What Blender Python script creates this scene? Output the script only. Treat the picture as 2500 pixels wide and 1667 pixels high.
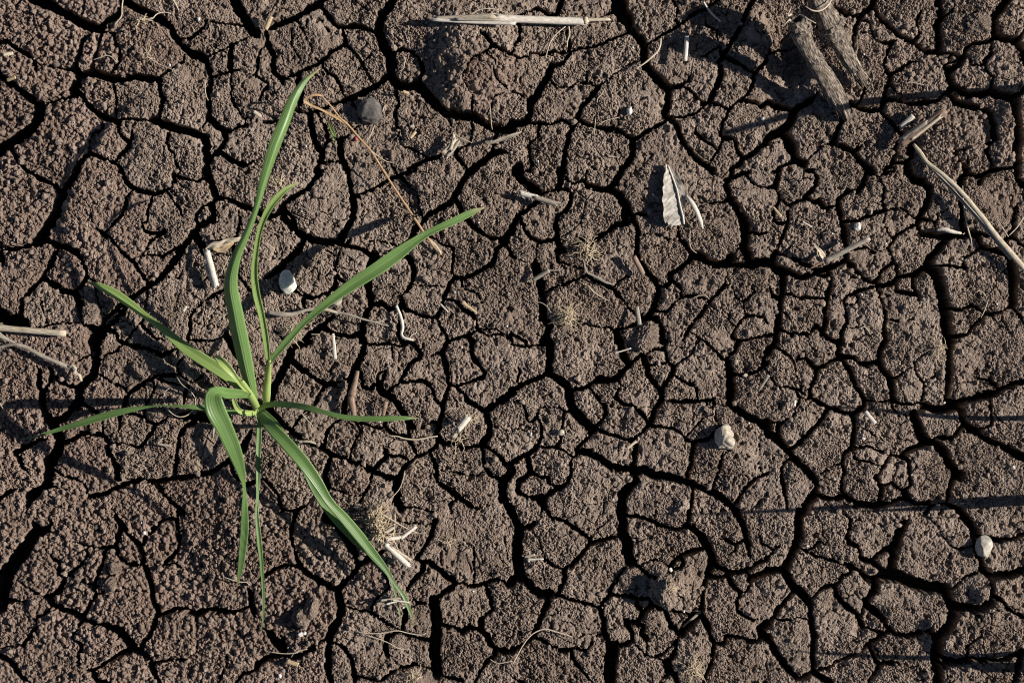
# Cracked dry field soil with a young grass plant, seen straight down.
# 1 plot unit (pixel of the 2500 x 1667 survey sheet) = 0.24 mm; the sheet is 0.60 m x 0.40 m.
import bpy, math, random
import numpy as np
from mathutils import Vector

random.seed(7)
rng = np.random.default_rng(11)
scene = bpy.context.scene
for o in list(bpy.data.objects):
    bpy.data.objects.remove(o, do_unlink=True)
col = scene.collection

U = 0.00024                      # metres per plot unit
CAM_H = 0.6 * 85 / 36            # camera height above the soil

# ------------------------------------------------------------------ camera
cam_d = bpy.data.cameras.new('camera')
cam_d.lens = 85; cam_d.sensor_width = 36; cam_d.sensor_fit = 'HORIZONTAL'
cam_d.clip_start = 0.02; cam_d.clip_end = 200
cam_d.dof.use_dof = True; cam_d.dof.focus_distance = CAM_H - 0.008; cam_d.dof.aperture_fstop = 5.6
cam = bpy.data.objects.new('camera', cam_d); col.objects.link(cam)
cam.location = (0, 0, CAM_H)
scene.camera = cam

# ------------------------------------------------------------------ sky and sun
SUN_EL, SUN_AZ = 30.0, 4.0       # azimuth: degrees from +X (right) towards +Y (up)
world = bpy.data.worlds.new('World'); scene.world = world; world.use_nodes = True
nt = world.node_tree; nt.nodes.clear()
sky = nt.nodes.new('ShaderNodeTexSky'); sky.sky_type = 'NISHITA'; sky.sun_disc = False; sky.altitude = 1500; sky.air_density = 0.6
sky.sun_elevation = math.radians(SUN_EL); sky.sun_rotation = math.radians(90 - SUN_AZ)
bg = nt.nodes.new('ShaderNodeBackground'); bg.inputs['Strength'].default_value = 0.05
wo = nt.nodes.new('ShaderNodeOutputWorld')
nt.links.new(sky.outputs[0], bg.inputs[0]); nt.links.new(bg.outputs[0], wo.inputs[0])
sun_d = bpy.data.lights.new('sun', 'SUN'); sun_d.energy = 5.0; sun_d.angle = math.radians(0.53)
sun_d.color = (1.0, 0.93, 0.86)
sun = bpy.data.objects.new('sun', sun_d); col.objects.link(sun)
ce, se = math.cos(math.radians(SUN_EL)), math.sin(math.radians(SUN_EL))
ca, sa = math.cos(math.radians(SUN_AZ)), math.sin(math.radians(SUN_AZ))
sun.rotation_euler = Vector((-ce*ca, -ce*sa, -se)).to_track_quat('-Z', 'Y').to_euler()
sun.location = (2, 0.2, 1.5)
scene.view_settings.view_transform = 'Standard'; scene.view_settings.look = 'None'
scene.view_settings.exposure = 0.56; scene.view_settings.gamma = 1.0
scene.view_settings.use_curve_mapping = False
scene.render.engine = 'CYCLES'
scene.cycles.filter_width = 1.1
scene.cycles.max_bounces = 6; scene.cycles.diffuse_bounces = 1

# ------------------------------------------------------------------ helpers
def wx(px): return (px - 1250.0) * U
def wy(py): return (833.5 - py) * U

def P(px, py, h):
    """World point at height h (mm) that lies on the camera's sight line to sheet point px, py."""
    z = h * 0.001
    k = 1 - z / CAM_H
    return Vector((wx(px) * k, wy(py) * k, z))

def link(o, parent=None):
    col.objects.link(o)
    if parent is not None: o.parent = parent
    return o

def tag(o, label=None, cat=None, group=None, kind=None):
    if label: o['label'] = label
    if cat: o['category'] = cat
    if group: o['group'] = group
    if kind: o['kind'] = kind
    return o

def empty(name, loc):
    o = bpy.data.objects.new(name, None); o.location = loc; o.empty_display_size = 0.01
    return link(o)

class MB:
    """Collects vertices, faces and uv, builds one mesh object."""
    def __init__(s): s.v = []; s.f = []; s.uv = []
    def add(s, v, f, uv=None):
        b = len(s.v); s.v.extend(v); s.f.extend([tuple(i + b for i in q) for q in f])
        s.uv.extend(uv if uv is not None else [(0, 0)] * len(v))
    def build(s, name, mat, parent=None, smooth=True, origin=None):
        me = bpy.data.meshes.new(name)
        org = Vector(origin) if origin is not None else Vector((0, 0, 0))
        if parent is not None: org = org + Vector(parent.location)
        vv = [tuple(Vector(p) - org) for p in s.v]
        me.from_pydata(vv, [], s.f)
        ul = me.uv_layers.new(name='UVMap')
        li = np.zeros(len(me.loops), np.int32); me.loops.foreach_get('vertex_index', li)
        ul.data.foreach_set('uv', np.array(s.uv, np.float32)[li].ravel())
        if smooth: me.polygons.foreach_set('use_smooth', np.ones(len(me.polygons), bool))
        me.materials.append(mat); me.update()
        o = bpy.data.objects.new(name, me)
        if parent is None and origin is not None: o.location = origin
        return link(o, parent)

def catmull(pts, n):
    """Resample control rows (any number of columns) along a Catmull-Rom spline."""
    a = np.array(pts, float)
    if len(a) == 2:
        t = np.linspace(0, 1, n)[:, None]
        return a[0] * (1 - t) + a[1] * t
    d = np.r_[0, np.cumsum(np.maximum(np.linalg.norm(np.diff(a[:, :3], axis=0), axis=1), 1e-6) ** 0.7)]
    ext = np.vstack([2 * a[0] - a[1], a, 2 * a[-1] - a[-2]])
    dd = np.r_[d[0] - (d[1] - d[0]), d, d[-1] + (d[-1] - d[-2])]
    out = []
    for t in np.linspace(0, d[-1], n):
        i = min(max(np.searchsorted(d, t, side='right') - 1, 0), len(a) - 2)
        t0, t1, t2, t3 = dd[i:i + 4]
        p0, p1, p2, p3 = ext[i:i + 4]
        A1 = (t1 - t) / (t1 - t0) * p0 + (t - t0) / (t1 - t0) * p1
        A2 = (t2 - t) / (t2 - t1) * p1 + (t - t1) / (t2 - t1) * p2
        A3 = (t3 - t) / (t3 - t2) * p2 + (t - t2) / (t3 - t2) * p3
        B1 = (t2 - t) / (t2 - t0) * A1 + (t - t0) / (t2 - t0) * A2
        B2 = (t3 - t) / (t3 - t1) * A2 + (t - t1) / (t3 - t1) * A3
        out.append((t2 - t) / (t2 - t1) * B1 + (t - t1) / (t2 - t1) * B2)
    return np.array(out)

# ------------------------------------------------------------------ materials
def nodes_mat(name):
    m = bpy.data.materials.new(name); m.use_nodes = True
    t = m.node_tree; t.nodes.clear()
    out = t.nodes.new('ShaderNodeOutputMaterial')
    b = t.nodes.new('ShaderNodeBsdfPrincipled')
    t.links.new(b.outputs[0], out.inputs[0])
    return m, t, b, out

def ramp(t, stops, src):
    r = t.nodes.new('ShaderNodeValToRGB')
    while len(r.color_ramp.elements) < len(stops): r.color_ramp.elements.new(0.5)
    for e, (p, c) in zip(r.color_ramp.elements, stops):
        e.position = p; e.color = (*c, 1)
    t.links.new(src, r.inputs[0])
    return r

def noise(t, vec, scale, detail=4, rough=0.6):
    n = t.nodes.new('ShaderNodeTexNoise')
    n.inputs['Scale'].default_value = scale; n.inputs['Detail'].default_value = detail
    n.inputs['Roughness'].default_value = rough
    t.links.new(vec, n.inputs['Vector'])
    return n

def mixc(t, fac, a, b, mode='MIX'):
    m = t.nodes.new('ShaderNodeMix'); m.data_type = 'RGBA'; m.blend_type = mode
    for s, v in ((m.inputs[0], fac), (m.inputs[6], a), (m.inputs[7], b)):
        if hasattr(v, 'is_output'): t.links.new(v, s)
        elif isinstance(v, tuple): s.default_value = (*v, 1)
        else: s.default_value = v
    return m.outputs[2]

def soil_material(name='dry_soil', bump=0.00058, lo=(0.232, 0.184, 0.150), hi=(0.318, 0.264, 0.222)):
    m, t, b, out = nodes_mat(name)
    geo = t.nodes.new('ShaderNodeNewGeometry'); pos = geo.outputs['Position']
    big = noise(t, pos, 7, 3)
    mid = noise(t, pos, 120, 5, 0.7)
    fine = noise(t, pos, 1500, 3, 0.7)
    c1 = ramp(t, [(0.3, lo), (0.7, hi)], big.outputs[0]).outputs[0]
    c2 = ramp(t, [(0.25, (0.62, 0.59, 0.57)), (0.75, (1.22, 1.2, 1.17))], mid.outputs[0]).outputs[0]
    c3 = ramp(t, [(0.3, (0.5, 0.48, 0.46)), (0.7, (1.42, 1.4, 1.37))], fine.outputs[0]).outputs[0]
    pat = noise(t, pos, 34, 4, 0.6)
    c4 = ramp(t, [(0.32, (0.78, 0.76, 0.74)), (0.68, (1.16, 1.17, 1.18))], pat.outputs[0]).outputs[0]
    c1 = mixc(t, 1.0, c1, c4, 'MULTIPLY')
    c = mixc(t, 1.0, c1, c2, 'MULTIPLY'); c = mixc(t, 1.0, c, c3, 'MULTIPLY')
    # pale mineral grains set in the soil
    vo = t.nodes.new('ShaderNodeTexVoronoi'); vo.inputs['Scale'].default_value = 900
    t.links.new(pos, vo.inputs['Vector'])
    sep = t.nodes.new('ShaderNodeSeparateColor'); t.links.new(vo.outputs['Color'], sep.inputs[0])
    g1 = t.nodes.new('ShaderNodeMath'); g1.operation = 'GREATER_THAN'; g1.inputs[1].default_value = 0.91
    t.links.new(sep.outputs[0], g1.inputs[0])
    g2 = t.nodes.new('ShaderNodeMath'); g2.operation = 'LESS_THAN'; g2.inputs[1].default_value = 0.33
    t.links.new(vo.outputs['Distance'], g2.inputs[0])
    g = t.nodes.new('ShaderNodeMath'); g.operation = 'MULTIPLY'
    t.links.new(g1.outputs[0], g.inputs[0]); t.links.new(g2.outputs[0], g.inputs[1])
    g3 = t.nodes.new('ShaderNodeMath'); g3.operation = 'MULTIPLY'; g3.inputs[1].default_value = 0.6
    t.links.new(g.outputs[0], g3.inputs[0])
    c = mixc(t, g3.outputs[0], c, (0.42, 0.38, 0.33))
    t.links.new(c, b.inputs['Base Color'])
    b.inputs['Roughness'].default_value = 0.92
    b.inputs['Specular IOR Level'].default_value = 0.25
    add = t.nodes.new('ShaderNodeMath'); add.operation = 'ADD'
    n2 = noise(t, pos, 700, 4, 0.65)
    t.links.new(fine.outputs[0], add.inputs[0]); t.links.new(n2.outputs[0], add.inputs[1])
    bp = t.nodes.new('ShaderNodeBump'); bp.inputs['Strength'].default_value = 1.0
    bp.inputs['Distance'].default_value = bump
    t.links.new(add.outputs[0], bp.inputs['Height']); t.links.new(bp.outputs[0], b.inputs['Normal'])
    return m

def leaf_material(name, lo, hi, trans, stripes=7, glow=0.35, dry_tip=True):
    m, t, b, out = nodes_mat(name)
    tc = t.nodes.new('ShaderNodeTexCoord')
    sp = t.nodes.new('ShaderNodeSeparateXYZ'); t.links.new(tc.outputs['UV'], sp.inputs[0])
    mul = t.nodes.new('ShaderNodeMath'); mul.operation = 'MULTIPLY'; mul.inputs[1].default_value = stripes * 6.2832
    t.links.new(sp.outputs[0], mul.inputs[0])
    sn = t.nodes.new('ShaderNodeMath'); sn.operation = 'SINE'; t.links.new(mul.outputs[0], sn.inputs[0])
    mp = t.nodes.new('ShaderNodeMapping'); mp.inputs['Scale'].default_value = (9, 1.2, 1)
    t.links.new(tc.outputs['UV'], mp.inputs[0])
    n = noise(t, mp.outputs[0], 3.0, 4)
    c = ramp(t, [(0.25, lo), (0.75, hi)], n.outputs[0]).outputs[0]
    ms = t.nodes.new('ShaderNodeMath'); ms.operation = 'MULTIPLY_ADD'
    ms.inputs[1].default_value = 0.12; ms.inputs[2].default_value = 0.5
    t.links.new(sn.outputs[0], ms.inputs[0])
    cs = ramp(t, [(0.35, (0.9, 0.91, 0.89)), (0.65, (1.06, 1.05, 1.05))], ms.outputs[0]).outputs[0]
    c = mixc(t, 1.0, c, cs, 'MULTIPLY')
    # pale margins and midrib
    mg = ramp(t, [(0.0, (1, 1, 1)), (0.07, (0, 0, 0)), (0.465, (0, 0, 0)), (0.5, (0.8, 0.8, 0.8)), (0.535, (0, 0, 0)), (0.93, (0, 0, 0)), (1.0, (1, 1, 1))], sp.outputs[0]).outputs[0]
    c = mixc(t, mg, c, tuple(min(1, q * 1.45) for q in hi))
    # dust and faded flecks
    geo = t.nodes.new('ShaderNodeNewGeometry')
    nd = noise(t, geo.outputs['Position'], 260, 5, 0.7)
    du = ramp(t, [(0.56, (0, 0, 0)), (0.74, (0.35, 0.35, 0.35))], nd.outputs[0]).outputs[0]
    c = mixc(t, du, c, (0.34, 0.36, 0.20))
    # dried straw-coloured tip
    if dry_tip:
        tip = ramp(t, [(0.93, (0, 0, 0)), (1.0, (1, 1, 1))], sp.outputs[1]).outputs[0]
        c = mixc(t, tip, c, (0.36, 0.30, 0.14))
    t.links.new(c, b.inputs['Base Color'])
    b.inputs['Roughness'].default_value = 0.38
    b.inputs['Specular IOR Level'].default_value = 0.6
    bp = t.nodes.new('ShaderNodeBump'); bp.inputs['Strength'].default_value = 0.35; bp.inputs['Distance'].default_value = 0.00015
    t.links.new(sn.outputs[0], bp.inputs['Height']); t.links.new(bp.outputs[0], b.inputs['Normal'])
    tr = t.nodes.new('ShaderNodeBsdfTranslucent'); tr.inputs[0].default_value = (*trans, 1)
    mx = t.nodes.new('ShaderNodeMixShader'); mx.inputs[0].default_value = glow
    t.links.new(b.outputs[0], mx.inputs[1]); t.links.new(tr.outputs[0], mx.inputs[2])
    t.links.new(mx.outputs[0], out.inputs[0])
    return m

def straw_material(name, lo, hi, rough=0.6, stripes=9, bump=0.00012, dirt=0.35):
    """Fibrous dry plant matter: streaks along the uv v axis, some soil stains."""
    m, t, b, out = nodes_mat(name)
    tc = t.nodes.new('ShaderNodeTexCoord')
    mp = t.nodes.new('ShaderNodeMapping'); mp.inputs['Scale'].default_value = (stripes, 1.5, 1)
    t.links.new(tc.outputs['UV'], mp.inputs[0])
    n = noise(t, mp.outputs[0], 2.5, 5, 0.65)
    c = ramp(t, [(0.28, tuple(q * 0.45 for q in lo)), (0.42, lo), (0.62, hi)], n.outputs[0]).outputs[0]
    geo = t.nodes.new('ShaderNodeNewGeometry')
    n2 = noise(t, geo.outputs['Position'], 160, 4, 0.6)
    st = ramp(t, [(0.52, (0, 0, 0)), (0.72, (dirt, dirt, dirt))], n2.outputs[0]).outputs[0]
    c = mixc(t, st, c, (0.11, 0.08, 0.055))
    t.links.new(c, b.inputs['Base Color']); b.inputs['Roughness'].default_value = rough
    b.inputs['Specular IOR Level'].default_value = 0.3
    bp = t.nodes.new('ShaderNodeBump'); bp.inputs['Strength'].default_value = 0.9; bp.inputs['Distance'].default_value = bump
    t.links.new(n.outputs[0], bp.inputs['Height']); t.links.new(bp.outputs[0], b.inputs['Normal'])
    return m

def stone_material(name, lo, hi, rough=0.7, scale=300, trans=0.0):
    m, t, b, out = nodes_mat(name)
    geo = t.nodes.new('ShaderNodeNewGeometry'); pos = geo.outputs['Position']
    n = noise(t, pos, scale, 6, 0.7)
    c = ramp(t, [(0.3, lo), (0.68, hi)], n.outputs[0]).outputs[0]
    t.links.new(c, b.inputs['Base Color']); b.inputs['Roughness'].default_value = rough
    b.inputs['Transmission Weight'].default_value = trans
    bp = t.nodes.new('ShaderNodeBump'); bp.inputs['Strength'].default_value = 0.8; bp.inputs['Distance'].default_value = 0.0004
    t.links.new(n.outputs[0], bp.inputs['Height']); t.links.new(bp.outputs[0], b.inputs['Normal'])
    return m

M = {}
M['soil'] = soil_material()
M['soil_crumbly'] = soil_material('crumbly_soil', 0.00058, (0.220, 0.164, 0.135), (0.280, 0.218, 0.182))
M['leaf'] = leaf_material('grass_blade_green', (0.105, 0.205, 0.056), (0.205, 0.325, 0.110), (0.40, 0.60, 0.09))
M['leaf_pale'] = leaf_material('grass_blade_pale', (0.185, 0.295, 0.075), (0.310, 0.420, 0.145), (0.52, 0.68, 0.12))
M['sheath'] = leaf_material('grass_sheath_yellow_green', (0.26, 0.36, 0.09), (0.40, 0.50, 0.17), (0.55, 0.65, 0.14), 4, 0.25, False)
M['straw'] = straw_material('pale_straw', (0.34, 0.28, 0.19), (0.60, 0.53, 0.41))
M['straw_white'] = straw_material('bleached_straw', (0.47, 0.42, 0.34), (0.70, 0.66, 0.57), dirt=0.2)
M['straw_grey'] = straw_material('weathered_straw', (0.20, 0.17, 0.13), (0.40, 0.36, 0.29))
M['brown'] = straw_material('brown_twig', (0.17, 0.11, 0.075), (0.30, 0.215, 0.155))
M['tan'] = straw_material('tan_husk', (0.36, 0.26, 0.14), (0.58, 0.46, 0.29), dirt=0.15)
M['orange_straw'] = straw_material('orange_dry_blade', (0.30, 0.17, 0.07), (0.52, 0.36, 0.20), dirt=0.1)
M['root'] = straw_material('dry_root', (0.42, 0.34, 0.24), (0.62, 0.54, 0.41), dirt=0.2)
M['fibre'] = straw_material('root_fibre', (0.44, 0.34, 0.21), (0.70, 0.59, 0.41), dirt=0.1)
M['stub'] = straw_material('weathered_stub', (0.045, 0.034, 0.027), (0.37, 0.31, 0.245), 0.9, 16, 0.0016, 0.95)
M['dead_leaf'] = straw_material('dead_grey_leaf', (0.27, 0.25, 0.21), (0.52, 0.49, 0.43), 0.8, 5, 0.0004, 0.5)
M['stone_dark'] = stone_material('dark_grey_stone', (0.05, 0.046, 0.042), (0.15, 0.135, 0.12), 0.9, 500)
M['stone_pale'] = stone_material('pale_limestone', (0.20, 0.165, 0.12), (0.56, 0.50, 0.40), 0.85, 260)
M['stone_mixed'] = stone_material('pale_stone_with_soil', (0.14, 0.115, 0.09), (0.55, 0.51, 0.43), 0.75, 220)
M['quartz'] = stone_material('cloudy_quartz', (0.44, 0.44, 0.36), (0.74, 0.74, 0.64), 0.35, 200, 0.0)
_q = M['quartz'].node_tree.nodes['Principled BSDF']
_q.inputs['Subsurface Weight'].default_value = 0.6; _q.inputs['Subsurface Scale'].default_value = 0.004; _q.inputs['Subsurface Radius'].default_value = (1, 1, 0.9)
M['grain'] = stone_material('mineral_grain', (0.40, 0.36, 0.31), (0.75, 0.72, 0.68), 0.3, 900)
# Crack network, traced as polylines "width x,y x,y ..." in sheets of 1/4 x 1/4 of the plot.
CRACKS = {
(0,0): """90 340,0 480,60 600,120 720,200 860,265 930,255;70 1120,0 1230,60 1340,110 1450,160 1560,250 1600,340 1690,430 1780,500 1880,540;70 900,270 980,190 1080,130;45 1080,130 1110,60 1130,0;15 770,0 780,60 760,150 740,200;45 860,270 790,330 750,400 730,480 700,560 680,640;80 690,650 700,760 680,860;35 940,280 910,400 870,500 840,580 830,670;20 950,290 1040,320;25 1040,320 1060,400 1090,480 1095,560 1060,620 1010,680;60 700,690 830,665 950,690 1050,720 1130,730 1200,715 1290,710 1390,730 1450,745;25 1460,740 1490,680 1560,640 1620,590 1680,570;9 1680,570 1690,500 1760,490;50 1460,740 1460,810 1490,900 1470,1000 1455,1090 1420,1105;30 1025,730 1050,830 1070,900 1060,990 1070,1090;55 690,830 760,880 800,960 850,1010 920,1060 990,1090 1070,1110;25 1070,1100 1180,1090 1280,1100 1400,1105;70 1400,1100 1520,1140 1650,1190 1780,1220 1880,1270 1890,1360 1890,1450;55 1910,1090 1990,1150 2060,1210 2060,1300 2000,1380 1920,1470 1890,1568;45 1890,540 1910,640 1930,720 1920,800 1900,900 1920,1010 1910,1090;14 1910,1090 1860,1150 1850,1250;80 2150,0 2200,100 2260,200 2310,280 2350,310;25 1890,190 1980,200 2080,215 2180,225 2270,240;30 1620,350 1740,355 1800,300 1880,240 1900,190;25 1880,540 1960,490 2060,440 2170,390 2260,350 2350,310;55 2120,420 2110,520 2110,640;30 2210,640 2110,650 1990,690 1930,710;14 2210,640 2230,690 2350,690;45 2060,1210 2120,1190 2180,1170 2260,1150;20 2110,880 2150,960 2200,1040 2250,1100 2260,1150;12 2110,690 2120,800 2110,880;50 2030,1390 2100,1460 2200,1500 2240,1520 2350,1470;45 0,390 80,390 170,450 250,510 330,590;30 330,590 430,600 530,630 650,650;25 340,590 330,660;55 0,690 60,740 150,800 230,870 310,930 370,990;35 380,980 450,940 540,920 650,890 700,840;100 370,990 350,1080 280,1180 180,1250 80,1310 0,1360;25 80,1320 120,1420 200,1510 250,1568;60 690,1568 740,1470 810,1400;25 815,1400 820,1300 840,1250 930,1180 960,1100;40 820,1400 920,1440 1000,1480 1060,1490;40 1060,1490 1090,1420 1160,1370 1200,1310 1215,1220 1220,1180;32 1075,1110 1090,1200 1130,1260 1190,1310;35 1060,1490 1100,1530 1110,1568;20 1560,1160 1540,1270 1530,1320 1560,1380 1600,1420 1620,1500 1650,1568;10 690,1310 720,1400 760,1420;10 1050,955 990,990 950,1060;15 110,90 170,40 200,0;9 1980,220 1970,350 1990,430 1940,500""",
(0,1): """60 150,240 260,190 350,160 430,110 530,55 590,0;25 370,160 420,270 470,360 510,440 520,510 570,560;35 590,0 620,80 680,160 740,230 790,280 820,350 825,410;40 760,245 850,235 950,240 1040,270 1110,300;80 1270,0 1220,70 1160,130 1140,220 1120,290 1150,350 1170,430 1230,480 1240,580 1235,670;40 820,400 740,430 680,480 640,530 600,550 570,590;25 830,420 890,480 940,540 990,610 1030,670 1060,740 1070,800;10 990,600 990,560 1040,510 1090,470;35 600,550 620,620 660,670 720,700 750,760 780,830 820,900;40 560,590 480,620 410,660 320,700 240,720;60 390,690 390,760 400,850 400,930;32 400,930 390,1030;45 240,740 180,680 150,600 160,520 130,460 110,400;20 110,400 40,470 20,540 10,630 0,690;20 0,700 60,730 110,770 60,840 30,920 0,960;28 110,400 90,330 90,290 150,240;65 1230,680 1130,760 1030,820 900,880 800,910;38 800,910 700,950 640,980 560,1010 470,1030 390,1030 330,1010;85 1240,680 1290,770 1370,790 1480,770 1560,860 1640,960 1750,1040 1870,1060 2000,1070 2100,1130 2200,1180 2350,1190;30 1250,480 1350,450 1450,490 1520,580 1540,650 1490,760;35 2350,520 2250,470 2170,420 2130,370 2070,310 2060,270;20 2110,500 2160,530 2200,580 2180,660 2210,740 2270,790 2350,840;25 1980,1060 1985,960 1980,880 1930,800 1910,700 1930,620 1990,540 2110,500 2170,430;15 2170,900 2240,870 2350,830;15 2170,900 2170,990 2100,1060 2110,1130;12 1830,900 1800,1010 1790,1050;55 500,1030 500,1150 510,1250 560,1340 610,1390;60 610,1390 590,1460 540,1568;30 560,1020 600,1110 640,1200 650,1290 620,1390;55 780,1270 770,1350 780,1450 820,1520 840,1568;25 650,1290 720,1280 780,1270 860,1240 890,1210 930,1150;15 600,1490 700,1480 780,1500;25 880,890 890,960 920,1010;18 1290,800 1290,890 1320,940 1280,1050 1290,1150 1320,1240 1340,1330 1440,1370 1520,1420 1600,1450;15 1120,1260 1250,1290 1320,1240;38 1600,1450 1500,1500 1420,1540 1390,1568;50 1600,1450 1680,1440 1710,1400;12 1130,1440 1220,1490 1280,1568;65 2350,1400 2250,1390 2150,1420 2080,1490 2010,1530 1960,1568;40 1940,1550 1870,1490 1830,1430 1850,1370;40 2230,1190 2200,1260 2170,1420;15 1770,1060 1790,1170 1760,1250 1800,1300 1850,1370;25 1980,1070 1980,1240 1960,1330 1850,1370;35 0,1150 80,1130 150,1130 230,1090 290,1050 330,1010;9 320,250 330,400 380,480 410,560 410,650;10 470,180 460,250 430,290;9 920,640 990,640;9 560,150 640,250 690,320""",
(0,2): """120 980,0 990,80 1050,170;80 1050,170 1090,260 1170,350 1220,430 1220,540 1240,600 1300,680 1380,770 1440,820;40 800,170 880,120 970,90;30 1210,420 1310,370 1390,310 1480,260 1560,220 1620,170 1700,110 1780,90 1830,50 1900,0;30 1480,0 1520,80 1500,170 1540,225;45 2220,0 2170,80 2120,200 2070,310 2000,410 1930,500 1910,570 1930,640 1910,740 1860,850 1820,930;30 1930,500 1900,430 1840,460 1790,510 1720,530;11 1895,430 1880,330 1890,270;45 1440,810 1550,790 1620,740 1650,650;25 1570,780 1650,840 1700,910 1760,950 1820,930;25 1770,955 1700,1020 1640,1060;10 1640,1060 1680,1130 1690,1210;25 1820,930 1900,960 1990,1005;30 2100,910 2010,980 1970,1070 1930,1160 1910,1225;40 2240,660 2220,760 2170,860 2100,920;40 1930,510 2020,540 2090,590 2160,640 2240,660 2300,600 2350,550;42 2110,910 2180,930 2250,940 2290,970 2350,940;60 1440,830 1430,950 1410,1040 1440,1090 1500,1120 1540,1240 1600,1350 1660,1430 1740,1480 1800,1530 1840,1568;40 1430,1100 1310,1170 1190,1240 1100,1280;48 1090,1280 1010,1210 930,1180 860,1190 760,1160 680,1130 600,1100;58 1100,1280 1110,1400 1060,1500 990,1568;35 530,480 630,450 740,440 850,400 940,350 1060,300;40 530,480 530,400 500,300 490,260;40 540,490 480,570 410,610 360,610;66 360,610 340,700 270,790 220,880 160,930;58 160,930 160,1030 140,1110 60,1130 0,1150;25 160,920 80,870 0,840;30 140,1120 260,1130 370,1140 470,1110 570,1140;45 800,800 720,900 640,980 600,1080 570,1150 520,1240 500,1360 480,1450 470,1568;25 800,800 730,770 620,750;20 800,790 870,740 960,680 1030,620 1110,580 1210,550;14 690,760 690,650 710,560 770,510 760,440;25 0,520 80,540 200,490 300,500 400,480 510,490;45 370,150 420,120 450,50 470,0;38 220,70 300,110 370,150;30 60,160 130,110 220,70;30 60,160 70,290 60,370 30,430 0,500;25 250,1140 250,1250 160,1330 150,1420 190,1500 170,1568;15 170,1290 300,1290;50 0,1480 70,1540 100,1568;30 1690,1210 1770,1290 1850,1340 1895,1390;30 1790,1530 1840,1450 1890,1390 1930,1320 1940,1270 1910,1225;48 1940,1275 2010,1270 2060,1310 2080,1390 2130,1450;50 2350,1300 2270,1360 2180,1430 2130,1450 2060,1530 2020,1568;11 2070,1290 2130,1320 2150,1420;10 1400,580 1400,480 1450,390;9 1780,170 1780,230 1880,270;30 1440,1060 1540,1080 1640,1060;10 980,1160 970,1080 990,1010;20 370,750 420,800 540,800 620,750;9 40,560 60,680 60,740 90,880""",
(0,3): """55 560,40 660,90 730,130 850,160 900,110 960,60 980,0;48 850,160 810,280 790,370 780,480;45 960,70 1050,180 1130,250 1220,320 1310,380 1380,430 1450,470 1540,480;30 1340,400 1400,310 1380,290 1370,200 1420,100 1440,70;58 1580,480 1580,350 1560,240 1600,160 1580,60 1570,0;26 1600,160 1680,110 1730,40;28 860,180 940,200 950,270 1000,370 1080,400 1150,390;15 810,290 950,310;30 1160,380 1100,480 1085,560 1090,650;35 1380,560 1300,580 1230,620 1180,660 1120,690;42 1090,650 1140,700 1110,770 1080,860 1060,960 1030,1010;42 1070,910 1200,920 1320,950 1450,950 1560,920 1640,850;58 1640,620 1660,700 1690,790 1750,830 1850,870 1970,870 2060,850;60 1650,860 1690,800;38 1680,660 1760,590 1800,530 1810,450 1860,410 1960,400 2050,370 2100,330;30 1560,480 1690,500 1780,530;25 1640,620 1660,540 1690,500;20 1540,480 1560,540 1640,620;75 2190,0 2150,70 2080,150 2070,250 2090,330 2180,360 2280,380 2330,450 2350,520;30 2350,290 2320,330 2310,400;25 2050,370 2050,480 1990,560 2000,650 2060,710 2040,850;10 1830,500 1870,600 1940,620 2000,580;75 2060,860 2160,880 2240,920 2250,1040 2270,1160 2290,1280 2270,1400 2290,1500 2290,1568;45 2240,920 2310,850 2350,800;60 1650,860 1720,940 1820,980 1930,1000 2040,1080 2060,1160 2060,1280;35 2060,1280 2010,1340 2000,1400 2050,1480 2060,1550;40 2060,1560 2200,1540 2290,1530;50 1030,1010 950,1010 880,1010 800,970 740,950;40 1030,1010 1110,1110 1170,1170 1220,1220 1230,1260;65 480,830 400,910 300,980 250,1030;48 250,1020 150,980 60,960 0,930;75 250,1030 200,1140 130,1210 60,1230 0,1280;75 150,1200 200,1300 230,1400 260,1470 330,1500;45 740,960 690,1110 650,1180 620,1270 600,1310;18 600,1300 500,1340 430,1400 370,1460 330,1500;55 600,1310 700,1350 780,1390 820,1370;20 820,1370 880,1310 950,1280 1030,1300;55 780,1390 830,1470 890,1530 950,1568;10 960,1190 950,1280;35 1230,1260 1160,1360 1160,1440 1130,1520 1060,1568;70 1280,1568 1290,1480 1310,1400 1330,1330;35 1230,1260 1330,1330;25 1150,1490 1290,1500;38 1700,1390 1740,1470 1820,1568;18 1700,1390 1800,1380 1820,1450 1830,1540;38 330,1500 200,1490 100,1550 60,1568;30 320,1500 360,1568;40 0,480 100,450 250,440;18 740,950 830,950 880,860 910,790;15 1150,790 1190,850 1240,870;16 1780,530 1690,580""",
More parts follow.
